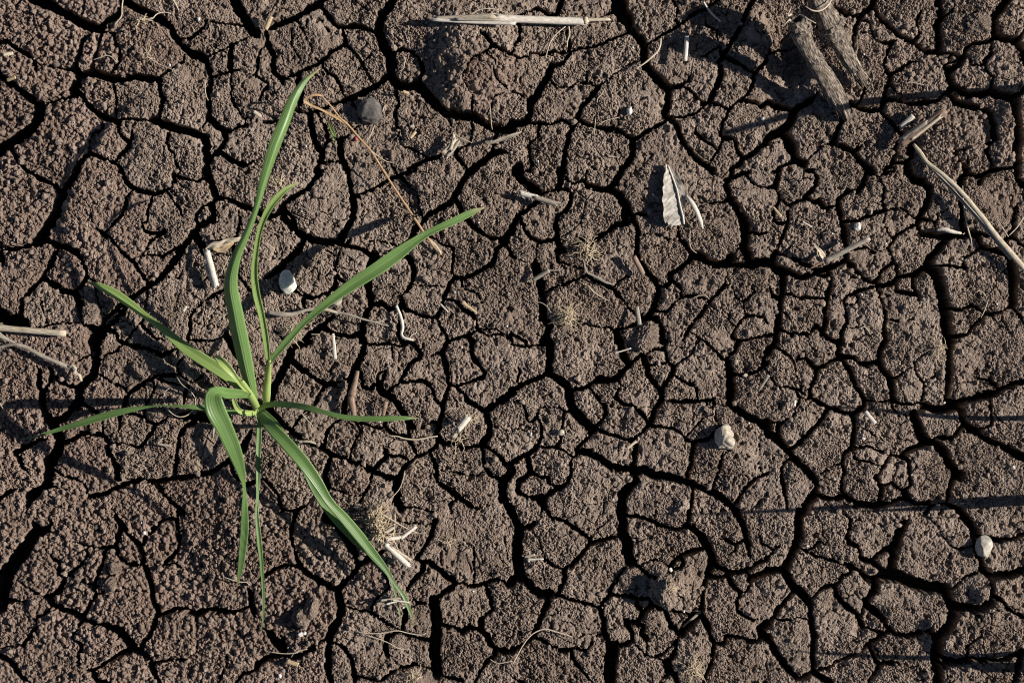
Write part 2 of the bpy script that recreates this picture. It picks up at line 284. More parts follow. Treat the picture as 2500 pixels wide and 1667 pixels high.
(1,0): """70 690,0 640,90 590,170 560,240;90 560,240 530,330 490,420 440,510 380,590 330,650;35 300,20 350,70 430,100 500,140 560,220;28 250,0 300,20;45 1100,0 1150,90 1200,160 1300,190 1400,200 1480,190 1540,150 1590,110 1590,40;35 1590,40 1680,80 1790,95 1850,80 1900,40;75 1900,0 1920,100 1960,200 1970,240;55 1960,240 1950,350 1960,430;55 1970,240 2080,250 2170,300 2280,340 2350,370;60 1960,440 1860,480 1790,540;60 1790,540 1720,650 1660,740 1590,830 1520,920 1440,1000 1360,1060;65 1790,570 1840,680 1880,750;25 1200,190 1160,250 1140,320 1120,400 1060,460 1000,520 950,580;20 1400,200 1390,290 1350,360 1350,450 1300,490;35 1300,490 1330,550 1400,575 1470,575 1510,550;30 1470,580 1370,640 1340,720 1300,760 1220,820;32 1300,760 1400,770 1490,790 1560,740 1650,690;35 850,510 930,570 1000,610 1070,680 1120,750 1180,810 1240,860 1290,940 1330,1000 1360,1060;22 1530,180 1610,290 1650,350 1680,440;35 1950,290 1900,310 1840,350 1800,410 1800,520;25 2200,320 2200,470 2180,570 2130,660;40 2130,660 2160,760 2150,880 2190,980;15 1890,760 2050,760 2150,770;50 1360,1060 1290,1110 1210,1160 1150,1200 1090,1240 1060,1280;25 1340,1090 1360,1180 1330,1260 1330,1330 1290,1400;35 1290,1400 1350,1480 1420,1530 1520,1545;25 1290,1400 1220,1480 1150,1568;55 1130,1290 1060,1370 990,1430 930,1490;32 1150,1200 1130,1290;45 1060,1280 980,1340 950,1400 920,1460;55 330,650 440,640 530,700 620,720 700,750;38 700,750 750,840 780,920 790,980 750,1040 690,1120;50 690,1130 600,1110 520,1070 440,1020 400,970;48 400,970 430,900 480,830 500,760 520,700;45 400,970 330,1040 260,1110 210,1180 190,1260 190,1360;65 690,1130 720,1210 750,1300 760,1390 830,1440 920,1470;110 0,1330 60,1380 140,1370 210,1410;20 210,1400 280,1450 370,1440 450,1410 560,1390 740,1390;100 920,1470 870,1530 860,1568;40 0,760 30,800 20,880;45 0,720 60,720 200,700 330,650;30 1980,1130 1880,1200 1790,1270 1750,1340 1750,1450 1730,1568;10 1980,1130 2010,1250 1960,1300 1900,1440;20 1740,1560 1940,1560 2050,1510 2100,1490;35 2190,980 2220,1000 2280,1080 2350,1140;25 2190,980 2080,1080 1980,1130;40 1000,1450 1060,1500 1100,1568;14 1620,820 1670,920 1640,990 1480,960;12 800,980 860,1010 900,1200 960,1330;10 380,1200 430,1390""",
(1,1): """55 590,0 520,80 480,150 400,210 310,250 250,310 190,390 120,420 20,400;40 840,0 860,80 870,170 890,260;62 890,260 890,380 870,470 810,560 770,650;35 890,240 1000,200 1100,160 1180,100 1260,60 1350,30 1460,0;25 1320,50 1400,130 1470,180 1500,260 1510,360 1540,440;60 240,330 250,430 330,520 370,560 440,600 540,640 640,655 770,660;45 240,330 330,430 350,520;52 1950,0 1880,110 1830,230 1760,300 1670,350 1580,400 1520,470 1450,540 1420,620;48 1830,250 1890,370 1960,470 2030,540 2110,600 2200,630 2280,650;58 2350,540 2290,620 2280,660;25 2280,660 2330,740 2350,770;45 2280,660 2200,720;45 770,660 830,690 900,700 980,730 1060,790 1110,770;75 1080,770 1050,850 1035,920;15 1030,690 1040,640 1160,650 1300,690 1420,620;40 820,690 850,640 900,600;58 440,620 400,720 330,780 260,840 210,900 130,960 60,990;22 780,680 760,760 740,830 730,900;14 590,660 600,700 720,780 760,760;25 730,900 740,960 800,1020 870,1030 1030,1000;42 1300,800 1370,780 1430,840 1450,930 1440,1010 1390,1090 1340,1160 1330,1230;62 1035,920 1030,1040 1050,1140 1050,1230;55 1050,1230 1150,1220 1230,1260 1330,1250;38 1330,1230 1370,1280 1470,1310 1580,1340 1650,1350 1690,1270 1720,1180;42 1720,1180 1750,1110 1770,1040 1820,980;20 1800,700 1800,850 1800,940 1830,980;38 1820,980 1900,990 1980,960 2060,910 2160,860 2190,800 2200,720;14 1450,590 1620,620 1700,670 1800,700;14 1440,1050 1560,1060 1760,1050;35 1730,1170 1850,1200 1900,1270 1990,1320 2030,1380 2030,1450;28 2030,1450 2120,1450 2200,1450 2260,1480 2350,1540;10 2210,1450 2210,1350 2180,1260;35 1650,1350 1700,1440 1750,1510 1770,1568;30 1770,1560 1830,1540 1950,1510 2040,1460;48 1050,1240 1010,1310 990,1400 970,1500 950,1568;48 590,1430 680,1480 770,1510 870,1520 960,1500;48 590,1430 640,1390 710,1330 800,1300;36 430,1150 430,1220 450,1290;30 320,1100 360,1110 450,1150 530,1170;36 530,1170 660,1120 720,1060 730,980;62 590,1430 540,1470 490,1500 440,1568;30 510,1390 590,1430;35 130,1440 200,1510 270,1568;36 670,1250 720,1200 780,1150;35 1320,1260 1330,1350 1310,1450 1310,1520 1340,1568;28 2030,1460 2140,1510 2240,1500 2350,1560;10 1890,1000 1900,1080 2040,1130 2070,1210;10 960,260 980,400 950,520;8 740,480 770,560"""
}
CRACKS.update({
(1,2): """75 30,0 110,90 180,150 250,220;62 440,0 440,80 420,170;25 250,220 330,200 420,170;40 250,220 240,280 150,340 60,400 20,470 0,530;40 420,170 500,170 540,220 530,310 480,370 410,410;30 500,60 560,120 650,80 700,130 750,170;28 690,0 680,70;58 690,130 800,170 890,165 950,90 990,30 1000,0;66 890,170 1000,230 1050,310 1050,410 1055,470;48 1055,360 1110,390 1130,480 1160,560 1150,680 1140,760 1180,840 1230,920 1300,990 1350,1060;30 1120,390 1220,400 1260,380 1380,370;48 1055,470 960,500 870,560 780,620 700,680;30 580,570 600,600 660,630 700,670;50 410,410 400,500 420,580 420,660 480,730;32 410,640 420,760 430,830;30 60,420 120,540 180,620 240,650 330,640 410,620;25 240,650 225,760 210,850;75 210,850 230,930 260,1020 270,1130 280,1250 290,1350;15 0,780 100,820 200,850;25 430,830 560,870 650,900 690,960;32 280,1110 400,1070 500,1040 600,990 690,955;42 690,960 760,1010 870,1050 940,1100 1000,1160 1050,1230 1120,1290 1190,1330;55 1360,1060 1340,1160 1310,1260 1270,1330 1190,1380;45 1350,1060 1420,1060 1460,1020 1470,930;48 1460,940 1540,890 1620,830 1670,780;42 1530,460 1520,560 1540,630 1600,690 1660,770;72 1660,770 1740,790 1820,840 1900,860 2000,850 2030,790;20 2030,790 2080,720 2150,690;48 1970,100 1990,220 2000,280;75 2010,270 2100,380 2150,480 2150,600 2130,690 2160,780 2190,860 2350,840;50 2000,850 2100,870 2190,850;40 1970,110 2030,60 2110,30 2180,0;22 1660,300 1800,300 1920,295 2000,285;14 2160,20 2200,100 2260,140 2350,150;20 2150,560 2280,580 2350,570;14 1170,570 1320,580 1430,620 1520,610;9 1350,590 1340,660 1380,800;25 1460,1000 1500,1020 1550,1080 1570,1150;25 1570,1150 1660,1140 1720,1150 1830,1190;20 1330,1290 1420,1290 1470,1240 1510,1190 1570,1150;58 1270,1350 1330,1370 1370,1440 1390,1568;38 960,1470 1050,1440 1170,1400 1250,1350;65 970,1460 985,1568;25 500,1380 640,1400 770,1430 870,1440 970,1470;58 290,1350 340,1420 330,1520 280,1568;42 1960,1050 1900,1110 1830,1190 1760,1280 1690,1370 1630,1450 1590,1520 1560,1568;20 1960,1050 2020,1040 2090,970;11 1960,1050 1980,920 1960,870;25 1630,1480 1720,1540 1760,1568;18 2020,1040 2050,1160 2130,1200 2230,1120 2190,1060;12 2130,1200 2130,1310 2190,1330;18 2010,1520 2060,1440 2120,1350 2200,1330 2300,1340 2350,1400;28 2010,1520 2100,1568;28 2100,1568 2200,1540 2350,1510;30 0,1490 80,1540 130,1568;11 930,1070 1000,980 1060,960;10 460,870 490,920 470,1020;9 1940,280 1970,380 2000,400;10 1280,180 1220,160 1160,210;12 1960,1340 2010,1400""",
(1,3): """45 110,0 80,80 70,140;28 0,150 70,140;14 70,140 110,260 160,290 190,340;48 420,0 460,60 430,150 370,220 320,260;45 350,240 420,290 470,270 500,320 540,350;35 320,260 220,310 190,360 190,460 160,540 120,640 70,750;20 190,480 100,480 50,450 40,370 90,300 110,260;70 70,750 40,820 60,880 130,930;60 40,830 0,850;48 910,0 890,80 850,160 830,190;40 740,190 650,260 640,320;52 640,320 670,410 690,510 710,620 730,720;20 540,340 640,310;20 740,180 830,190;18 960,20 1010,50 1060,140 1060,280 1080,370 1060,480;28 690,460 830,460 910,410 1020,380 1080,365;14 1080,365 1200,330 1270,380 1330,430 1380,470;20 1010,50 1090,20 1170,0;22 900,40 960,20;75 1290,0 1340,80 1430,110 1490,160;60 1490,160 1480,260 1440,350 1390,440;38 1390,440 1370,500 1400,560 1440,580;35 1390,440 1480,450 1540,490 1560,560;25 1490,170 1560,150 1640,120;60 1840,0 1780,80 1770,150;40 1840,20 1930,60 2010,20 2110,0;55 1770,150 1780,250 1790,370 1790,500 1800,580;56 1430,580 1540,590 1660,600 1790,590 1860,560 1930,590;20 1850,540 1950,570 2040,600 2070,560 2010,460;48 1930,590 1970,690 2060,730 2170,750 2210,760;75 2210,760 2250,850 2260,930 2270,1050 2260,1150 2250,1230;40 2200,620 2260,600 2350,690;40 2210,760 2190,680 2200,620;58 2270,0 2300,80 2350,130;42 2310,290 2270,380 2250,480 2270,530 2200,620;14 1930,130 1980,60 2010,20;65 1650,610 1590,700 1520,760 1460,830 1410,910 1350,960;28 1480,860 1540,870 1650,870 1750,880 1820,890;20 1820,890 1790,800 1870,770 1950,720;95 1480,880 1560,950 1590,1060 1620,1200 1650,1350 1670,1568;38 1350,960 1200,965 1180,880 1140,770 1100,710;25 1100,710 1150,650 1170,600 1230,560 1330,510 1380,490;14 1060,480 1110,580 1170,610;48 720,720 740,830 800,920 880,980 970,1020 1010,1000;34 1010,1000 1060,910 1130,850 1170,850;45 1010,1000 1010,1060 1090,1050 1170,1020 1190,970;42 1170,1030 1190,1100 1280,1120 1380,1140 1340,1060 1340,970;42 1010,1060 1040,1170 1070,1260 1090,1370 1070,1470 1090,1568;38 1010,1060 900,1080 800,1110 720,1160 700,1220 720,1300 720,1400 680,1470 680,1568;28 710,1230 800,1230 830,1180 820,1100;55 130,900 220,930 300,970 380,960;52 380,960 460,930 560,890 640,850 730,810;38 70,760 200,790 300,840 380,880 440,900;42 560,890 560,960 580,1060 540,1160 530,1280 540,1400 510,1500;25 400,960 520,970 570,1000;56 150,940 140,1080 120,1200 110,1320 90,1440 70,1568;22 140,1110 240,1150 300,1170 380,1160 490,1180 540,1160;28 430,1410 510,1460;38 510,1480 540,1530 620,1568;28 100,1440 220,1500 350,1500 440,1440;45 0,1060 40,1150 120,1190;30 0,1520 80,1490;35 1630,1260 1780,1280 1880,1230 1960,1290 2000,1320;38 2000,1320 1900,1420 1830,1500 1740,1520 1670,1530;28 2000,1320 2080,1320 2160,1290 2250,1230;38 2250,1230 2320,1330 2350,1380;11 2130,1300 2160,1330 2150,1400 2200,1420 2200,1500;18 1850,980 1850,1070 1910,1080;11 1100,1370 1250,1380 1330,1360 1420,1430;14 130,1270 190,1320 210,1390;11 750,740 900,700 980,750 1080,720;10 720,1440 860,1430 930,1520;18 1690,340 1560,400 1570,440"""
})
CRACKS.update({
(2,0): """80 850,0 870,100 880,200 860,290;78 860,290 780,360 720,430 720,530 700,600;45 1110,0 1230,40 1330,50 1420,100 1480,130 1560,100 1640,50;14 910,190 980,110 1080,80 1120,20;20 1680,130 1660,160 1630,230 1640,310;42 440,200 480,270 450,370 410,450 380,500;62 330,190 370,280 360,400 380,500 390,600 430,700;55 720,530 600,690 520,720 430,700;45 720,420 600,400 520,330 470,290;98 430,700 490,800 540,900 520,1000 450,1100 440,1200 430,1300;85 430,1300 340,1370 260,1430 240,1568;48 720,560 860,630 930,680;38 1640,300 1420,320 1330,370 1250,430 1180,480 1140,530 1110,640;28 860,290 980,340 1060,390 1140,430 1170,480;25 930,680 1080,650 1200,660 1280,690 1350,730 1420,760;38 1090,660 1100,760 1080,840;28 1420,760 1480,740 1540,690 1650,690;28 1420,760 1380,840 1330,900 1290,965;46 540,930 640,910 730,850 800,840 900,850 960,880;50 960,880 990,930 990,1020 1040,1080 1080,1160 1070,1240 1100,1310;26 1000,930 1120,935 1220,960 1290,965;18 930,680 930,740 930,850;42 1780,740 1690,790 1640,870 1640,970 1620,1060 1610,1150 1590,1260;72 1650,690 1720,680 1830,690 1930,710 1990,760;70 2320,780 2270,880 2230,960 2110,1090;50 2110,1090 2030,1140 1930,1190 1800,1230 1690,1250 1570,1260 1480,1280 1380,1300 1280,1270 1190,1280 1120,1320 1020,1370 920,1400 790,1420;42 2110,1090 2130,1200 2180,1270 2250,1310 2350,1290;44 1420,1300 1490,1390 1560,1470 1680,1568;38 130,1010 180,1050 200,1140 260,1200;45 130,1010 220,970 320,920 420,900;26 780,1290 790,1420;26 480,1160 600,1240 780,1290;26 430,1330 560,1330 640,1350;38 1710,400 1690,510 1680,600;22 1960,230 1850,330 1750,380 1640,300;20 640,230 720,180 830,110;26 410,100 460,20 470,0;36 0,1440 60,1390 160,1340;42 1110,640 1090,670;20 1420,320 1520,370 1700,410;20 1410,400 1390,500 1320,590 1310,690;18 560,480 560,600;60 2100,0 2130,80 2200,200""",
(2,1): """75 330,60 290,180 230,300 170,400 130,480 90,580;60 330,60 430,20 480,0;50 310,170 430,270 520,330 600,380 640,400;46 640,400 680,380 720,400;25 640,400 590,460 560,540 520,600;20 720,400 790,340 870,350;62 990,0 980,110 940,190 890,270;50 890,270 860,370 850,480 810,560 800,680;38 920,240 970,350 970,420 1050,430 1110,380;20 990,30 1130,30 1220,20 1330,40 1400,10;11 1240,30 1270,190 1210,260 1120,290 1100,370;9 1270,190 1360,260;55 1110,380 1150,460 1210,490 1290,560 1340,640 1390,730 1440,780;30 1160,450 1150,370 1190,280;38 1200,470 1240,420 1320,380 1350,310 1400,220 1480,150;28 1330,380 1440,365 1530,360 1600,400 1640,470 1670,560 1720,570;35 1380,0 1470,40 1520,120 1480,150;48 1600,130 1710,100 1740,30 1760,0;48 1710,110 1740,230 1750,330 1760,420 1740,500 1710,580 1700,680 1680,780 1650,870;38 1760,390 1850,410 1920,380 2000,350 2080,330 2110,300;42 1980,0 1980,90 2000,170 2060,210 2110,300;48 1850,410 1930,530 2010,590 2100,640;65 2350,470 2250,540 2170,590 2110,640;56 2110,640 2150,760 2130,860 2080,940;56 1650,870 1720,940 1800,930 1840,940;38 1840,940 1880,980 1960,970 2080,950;38 1660,900 1660,970 1560,1020 1480,1060 1420,1090 1360,1160 1310,1260;38 1400,780 1410,900 1440,990 1480,1060;22 1430,770 1540,780 1620,740 1680,760;38 1180,700 1190,770 1230,830 1290,870 1410,870;24 950,740 1000,750 1080,790 1160,790 1190,770;28 800,680 920,750 970,810 910,890 890,970 860,1090;28 790,680 700,770 640,840 630,930 600,970;28 520,600 400,690 370,750 330,800;50 90,600 220,740 300,820 390,880 480,930 590,970 680,1030 760,1060 860,1090 960,1120 1070,1190;48 690,1040 660,1130 630,1200 630,1290 660,1340;42 1070,1190 1120,1130 1180,1060 1190,990 1170,960;55 1070,1190 1180,1240 1270,1260 1310,1270;34 1070,1200 1030,1320 990,1400 960,1450 930,1568;20 660,1330 760,1370 860,1410 980,1400;80 1300,1270 1290,1370 1300,1480 1330,1520;48 1600,1020 1650,1150 1660,1250 1700,1320 1790,1380 1860,1430 1950,1500 2050,1540;42 2070,950 2080,1060 2110,1160 2160,1230 2250,1280;38 2080,950 2200,1010 2260,1070 2290,1130 2330,1200;62 2350,1190 2270,1270 2250,1370 2260,1430 2320,1520 2350,1568;11 1700,1180 1830,1200 1950,1220 2030,1230 2100,1180;28 1330,1520 1450,1520 1520,1540 1640,1568;22 1180,1050 1250,1040 1340,1050 1400,1100;32 80,1270 150,1340 200,1400 220,1500 230,1568;26 0,1270 80,1270;38 650,1320 600,1370 640,1450 640,1568;30 230,1550 330,1568 470,1500 500,1470;22 1860,1440 1780,1500 1800,1568""",
(2,2): """66 350,0 350,130 340,290;62 340,290 430,340 500,390 530,450;44 330,290 220,340 110,380 0,440;75 530,450 530,560 580,650 640,710 740,800;44 540,450 660,420 740,390 800,345;56 800,345 890,350 980,330 1010,270 1080,220;46 1080,210 1150,150 1210,110 1240,100;68 1000,0 1010,80 1040,150 1080,210;55 1210,110 1230,210 1250,310 1320,380 1370,450 1370,550 1310,640 1255,770;38 1220,110 1310,70 1400,70 1420,0;30 1410,70 1430,160 1475,235;22 1240,220 1350,200 1430,190;46 1480,240 1470,310 1420,370 1380,450;20 1480,230 1560,170 1640,130 1680,50 1720,0;20 1480,300 1570,360 1650,390 1700,390;25 1690,390 1710,540;38 1380,530 1450,540 1570,545 1710,540 1850,530;38 1770,0 1860,80 1930,150 1990,210;38 2080,0 2040,80 1960,170;72 1990,200 2010,320 2010,450 2010,570;44 2350,200 2290,240 2210,290 2130,310 2010,300;38 2350,60 2320,150 2290,240;72 2010,570 2080,630 2160,690 2260,730 2350,790;22 1780,540 1780,590 1870,600 2010,580;20 1870,600 1860,700 1900,760 1920,790;18 1780,590 1750,700 1690,770 1610,850;25 2020,760 2100,730 2170,700;34 1250,770 1380,790 1500,810 1560,850 1600,890 1660,930;30 1250,770 1180,840 1110,910;28 760,790 890,850 980,880 1100,910;40 740,800 820,730 860,660 850,590;24 720,430 790,510 810,560 850,590;38 950,510 1030,580 1100,580 1170,650 1255,750;20 960,510 980,440 1000,390 980,340;11 910,610 930,540 970,520;9 910,610 1020,610;42 1660,930 1720,920 1820,890 1880,810 1920,780;48 1100,900 1140,960 1120,1050 1110,1140 1130,1200;65 630,1010 730,1030 820,1080 900,1150 1000,1170 1120,1190 1220,1170 1310,1220 1430,1240 1560,1280 1700,1330 1830,1380 1930,1440 2010,1500 2080,1568;46 740,810 690,880 620,950 590,1000 640,1010;34 630,1010 550,1080 540,1150 530,1230 510,1310 430,1340;44 1660,930 1660,1040 1640,1140 1600,1290;34 1940,990 1920,1100 1890,1200 1830,1380;34 2350,1210 2260,1240 2180,1300 2100,1390 2060,1530;38 1660,1330 1650,1480 1630,1568;46 1130,1190 1150,1280 1070,1350;85 1070,1350 1020,1400 1020,1568;30 30,550 100,570 130,640 140,720 180,740 220,690 250,610;20 250,610 340,590 420,610 480,650 560,640;30 480,640 480,720 460,790 430,930 400,980;30 220,690 270,780 270,880 240,960;30 220,960 320,970 420,980 500,1010 560,1070;44 230,960 150,1040 60,1080 0,1120;44 140,1040 160,1150 180,1200 130,1240 60,1280 60,1370 130,1430 240,1440 310,1430 380,1380 430,1340;28 180,1200 270,1250 330,1240 350,1310 430,1340;80 260,1440 290,1510 250,1568;14 60,180 70,270 40,350 60,420;26 0,20 80,40 160,50 240,30 350,20;11 760,250 770,360;10 2270,940 2270,1110 2290,1220;14 0,800 130,820 200,760;9 720,120 760,190 900,270;8 1300,1030 1330,1090""",
(2,3): """56 80,0 40,60 0,110;56 660,0 660,140;42 660,150 580,190 490,240 450,265;38 450,265 400,200 340,150 280,150;12 280,150 240,190 260,280 310,420;14 80,50 190,120 240,190;48 450,265 430,350 400,430 380,520;38 380,520 470,560 570,610 660,640 790,670;50 670,140 730,230 780,330 810,410 870,480 890,540;62 890,540 880,590 820,640 790,670;42 670,130 790,150 850,200 920,220 980,190 1030,160;56 1080,0 1040,80 1030,160 1060,260 1110,310 1140,370 1140,490 1160,540;25 1130,360 1220,310 1300,240 1350,250 1390,320 1440,380 1440,470 1400,560;25 1350,250 1360,180 1430,130 1490,100;20 890,540 1000,545 1080,550 1150,520;30 1150,530 1220,565 1300,575 1400,560 1460,600;65 1680,0 1680,150 1680,300 1660,450 1650,600;62 1450,590 1560,630 1650,620 1730,610 1770,570;60 1660,580 1780,550 1880,520 1980,500 2100,470 2200,410 2350,370;11 1980,120 2010,200 2080,280 2060,350;46 2050,360 2110,390 2130,460;12 2050,350 1950,340 1900,300;30 2030,500 2060,650 2050,760 1990,790 1930,830;70 1760,600 1780,640 1800,740 1860,800 1930,830;56 1930,830 2000,890 2100,940 2200,980;72 2200,980 2290,1030 2350,1060;80 1340,660 1370,760 1400,850 1450,920;32 1340,660 1390,650 1450,600;56 1230,1060 1290,1000 1380,960 1470,930;36 1470,930 1530,910 1570,870 1700,880 1740,830;80 1560,960 1620,1020 1660,1100 1720,1180 1780,1230;56 1450,920 1560,955;46 1800,750 1740,830;22 800,960 930,960 1030,1000 1130,1040 1230,1060;42 1120,1040 1070,1130 1020,1190 990,1250;38 1230,1060 1280,1080 1300,1150 1300,1240 1310,1320 1260,1370;55 990,1240 1050,1330 1030,1420 1020,1510;34 1050,1320 1150,1300 1200,1350 1260,1370;62 1260,1370 1280,1440;46 1270,1430 1380,1490 1480,1470 1500,1520;46 1740,1200 1680,1320 1660,1420 1640,1490;46 1640,1490 1740,1530 1790,1568;38 1470,1568 1480,1530 1560,1490 1640,1485;52 710,1410 800,1490 930,1500 1030,1510 1130,1480 1220,1440 1270,1430;54 790,670 800,780 790,880 780,980;34 780,970 710,1020 680,1120 710,1200 670,1290 670,1350 710,1420;24 780,970 790,1060 840,1100 920,1100 1060,1140;42 570,615 510,700 430,780 350,860 290,930 220,990;65 0,850 90,900 160,970 230,1050 310,1130 400,1220 450,1300 440,1400;34 190,1070 120,1160 130,1260 160,1360 180,1460 180,1568;46 100,745 100,900;18 0,740 100,745 200,700 240,660 280,580 290,510 260,450;18 90,400 190,410 280,440 380,520;11 40,360 90,400;11 110,410 110,520 90,590 40,640;11 460,1340 560,1310 610,1330 680,1360;90 440,1400 360,1480 330,1568;52 440,1410 550,1440 640,1430 710,1410;13 800,780 900,800 960,850 1030,870 1100,920;11 1120,530 1160,620 1200,680 1310,680;22 60,380 20,290 0,270;9 1450,370 1540,320 1540,220;9 200,1090 300,1080 370,1180;12 640,1130 560,1150 470,1230"""
})
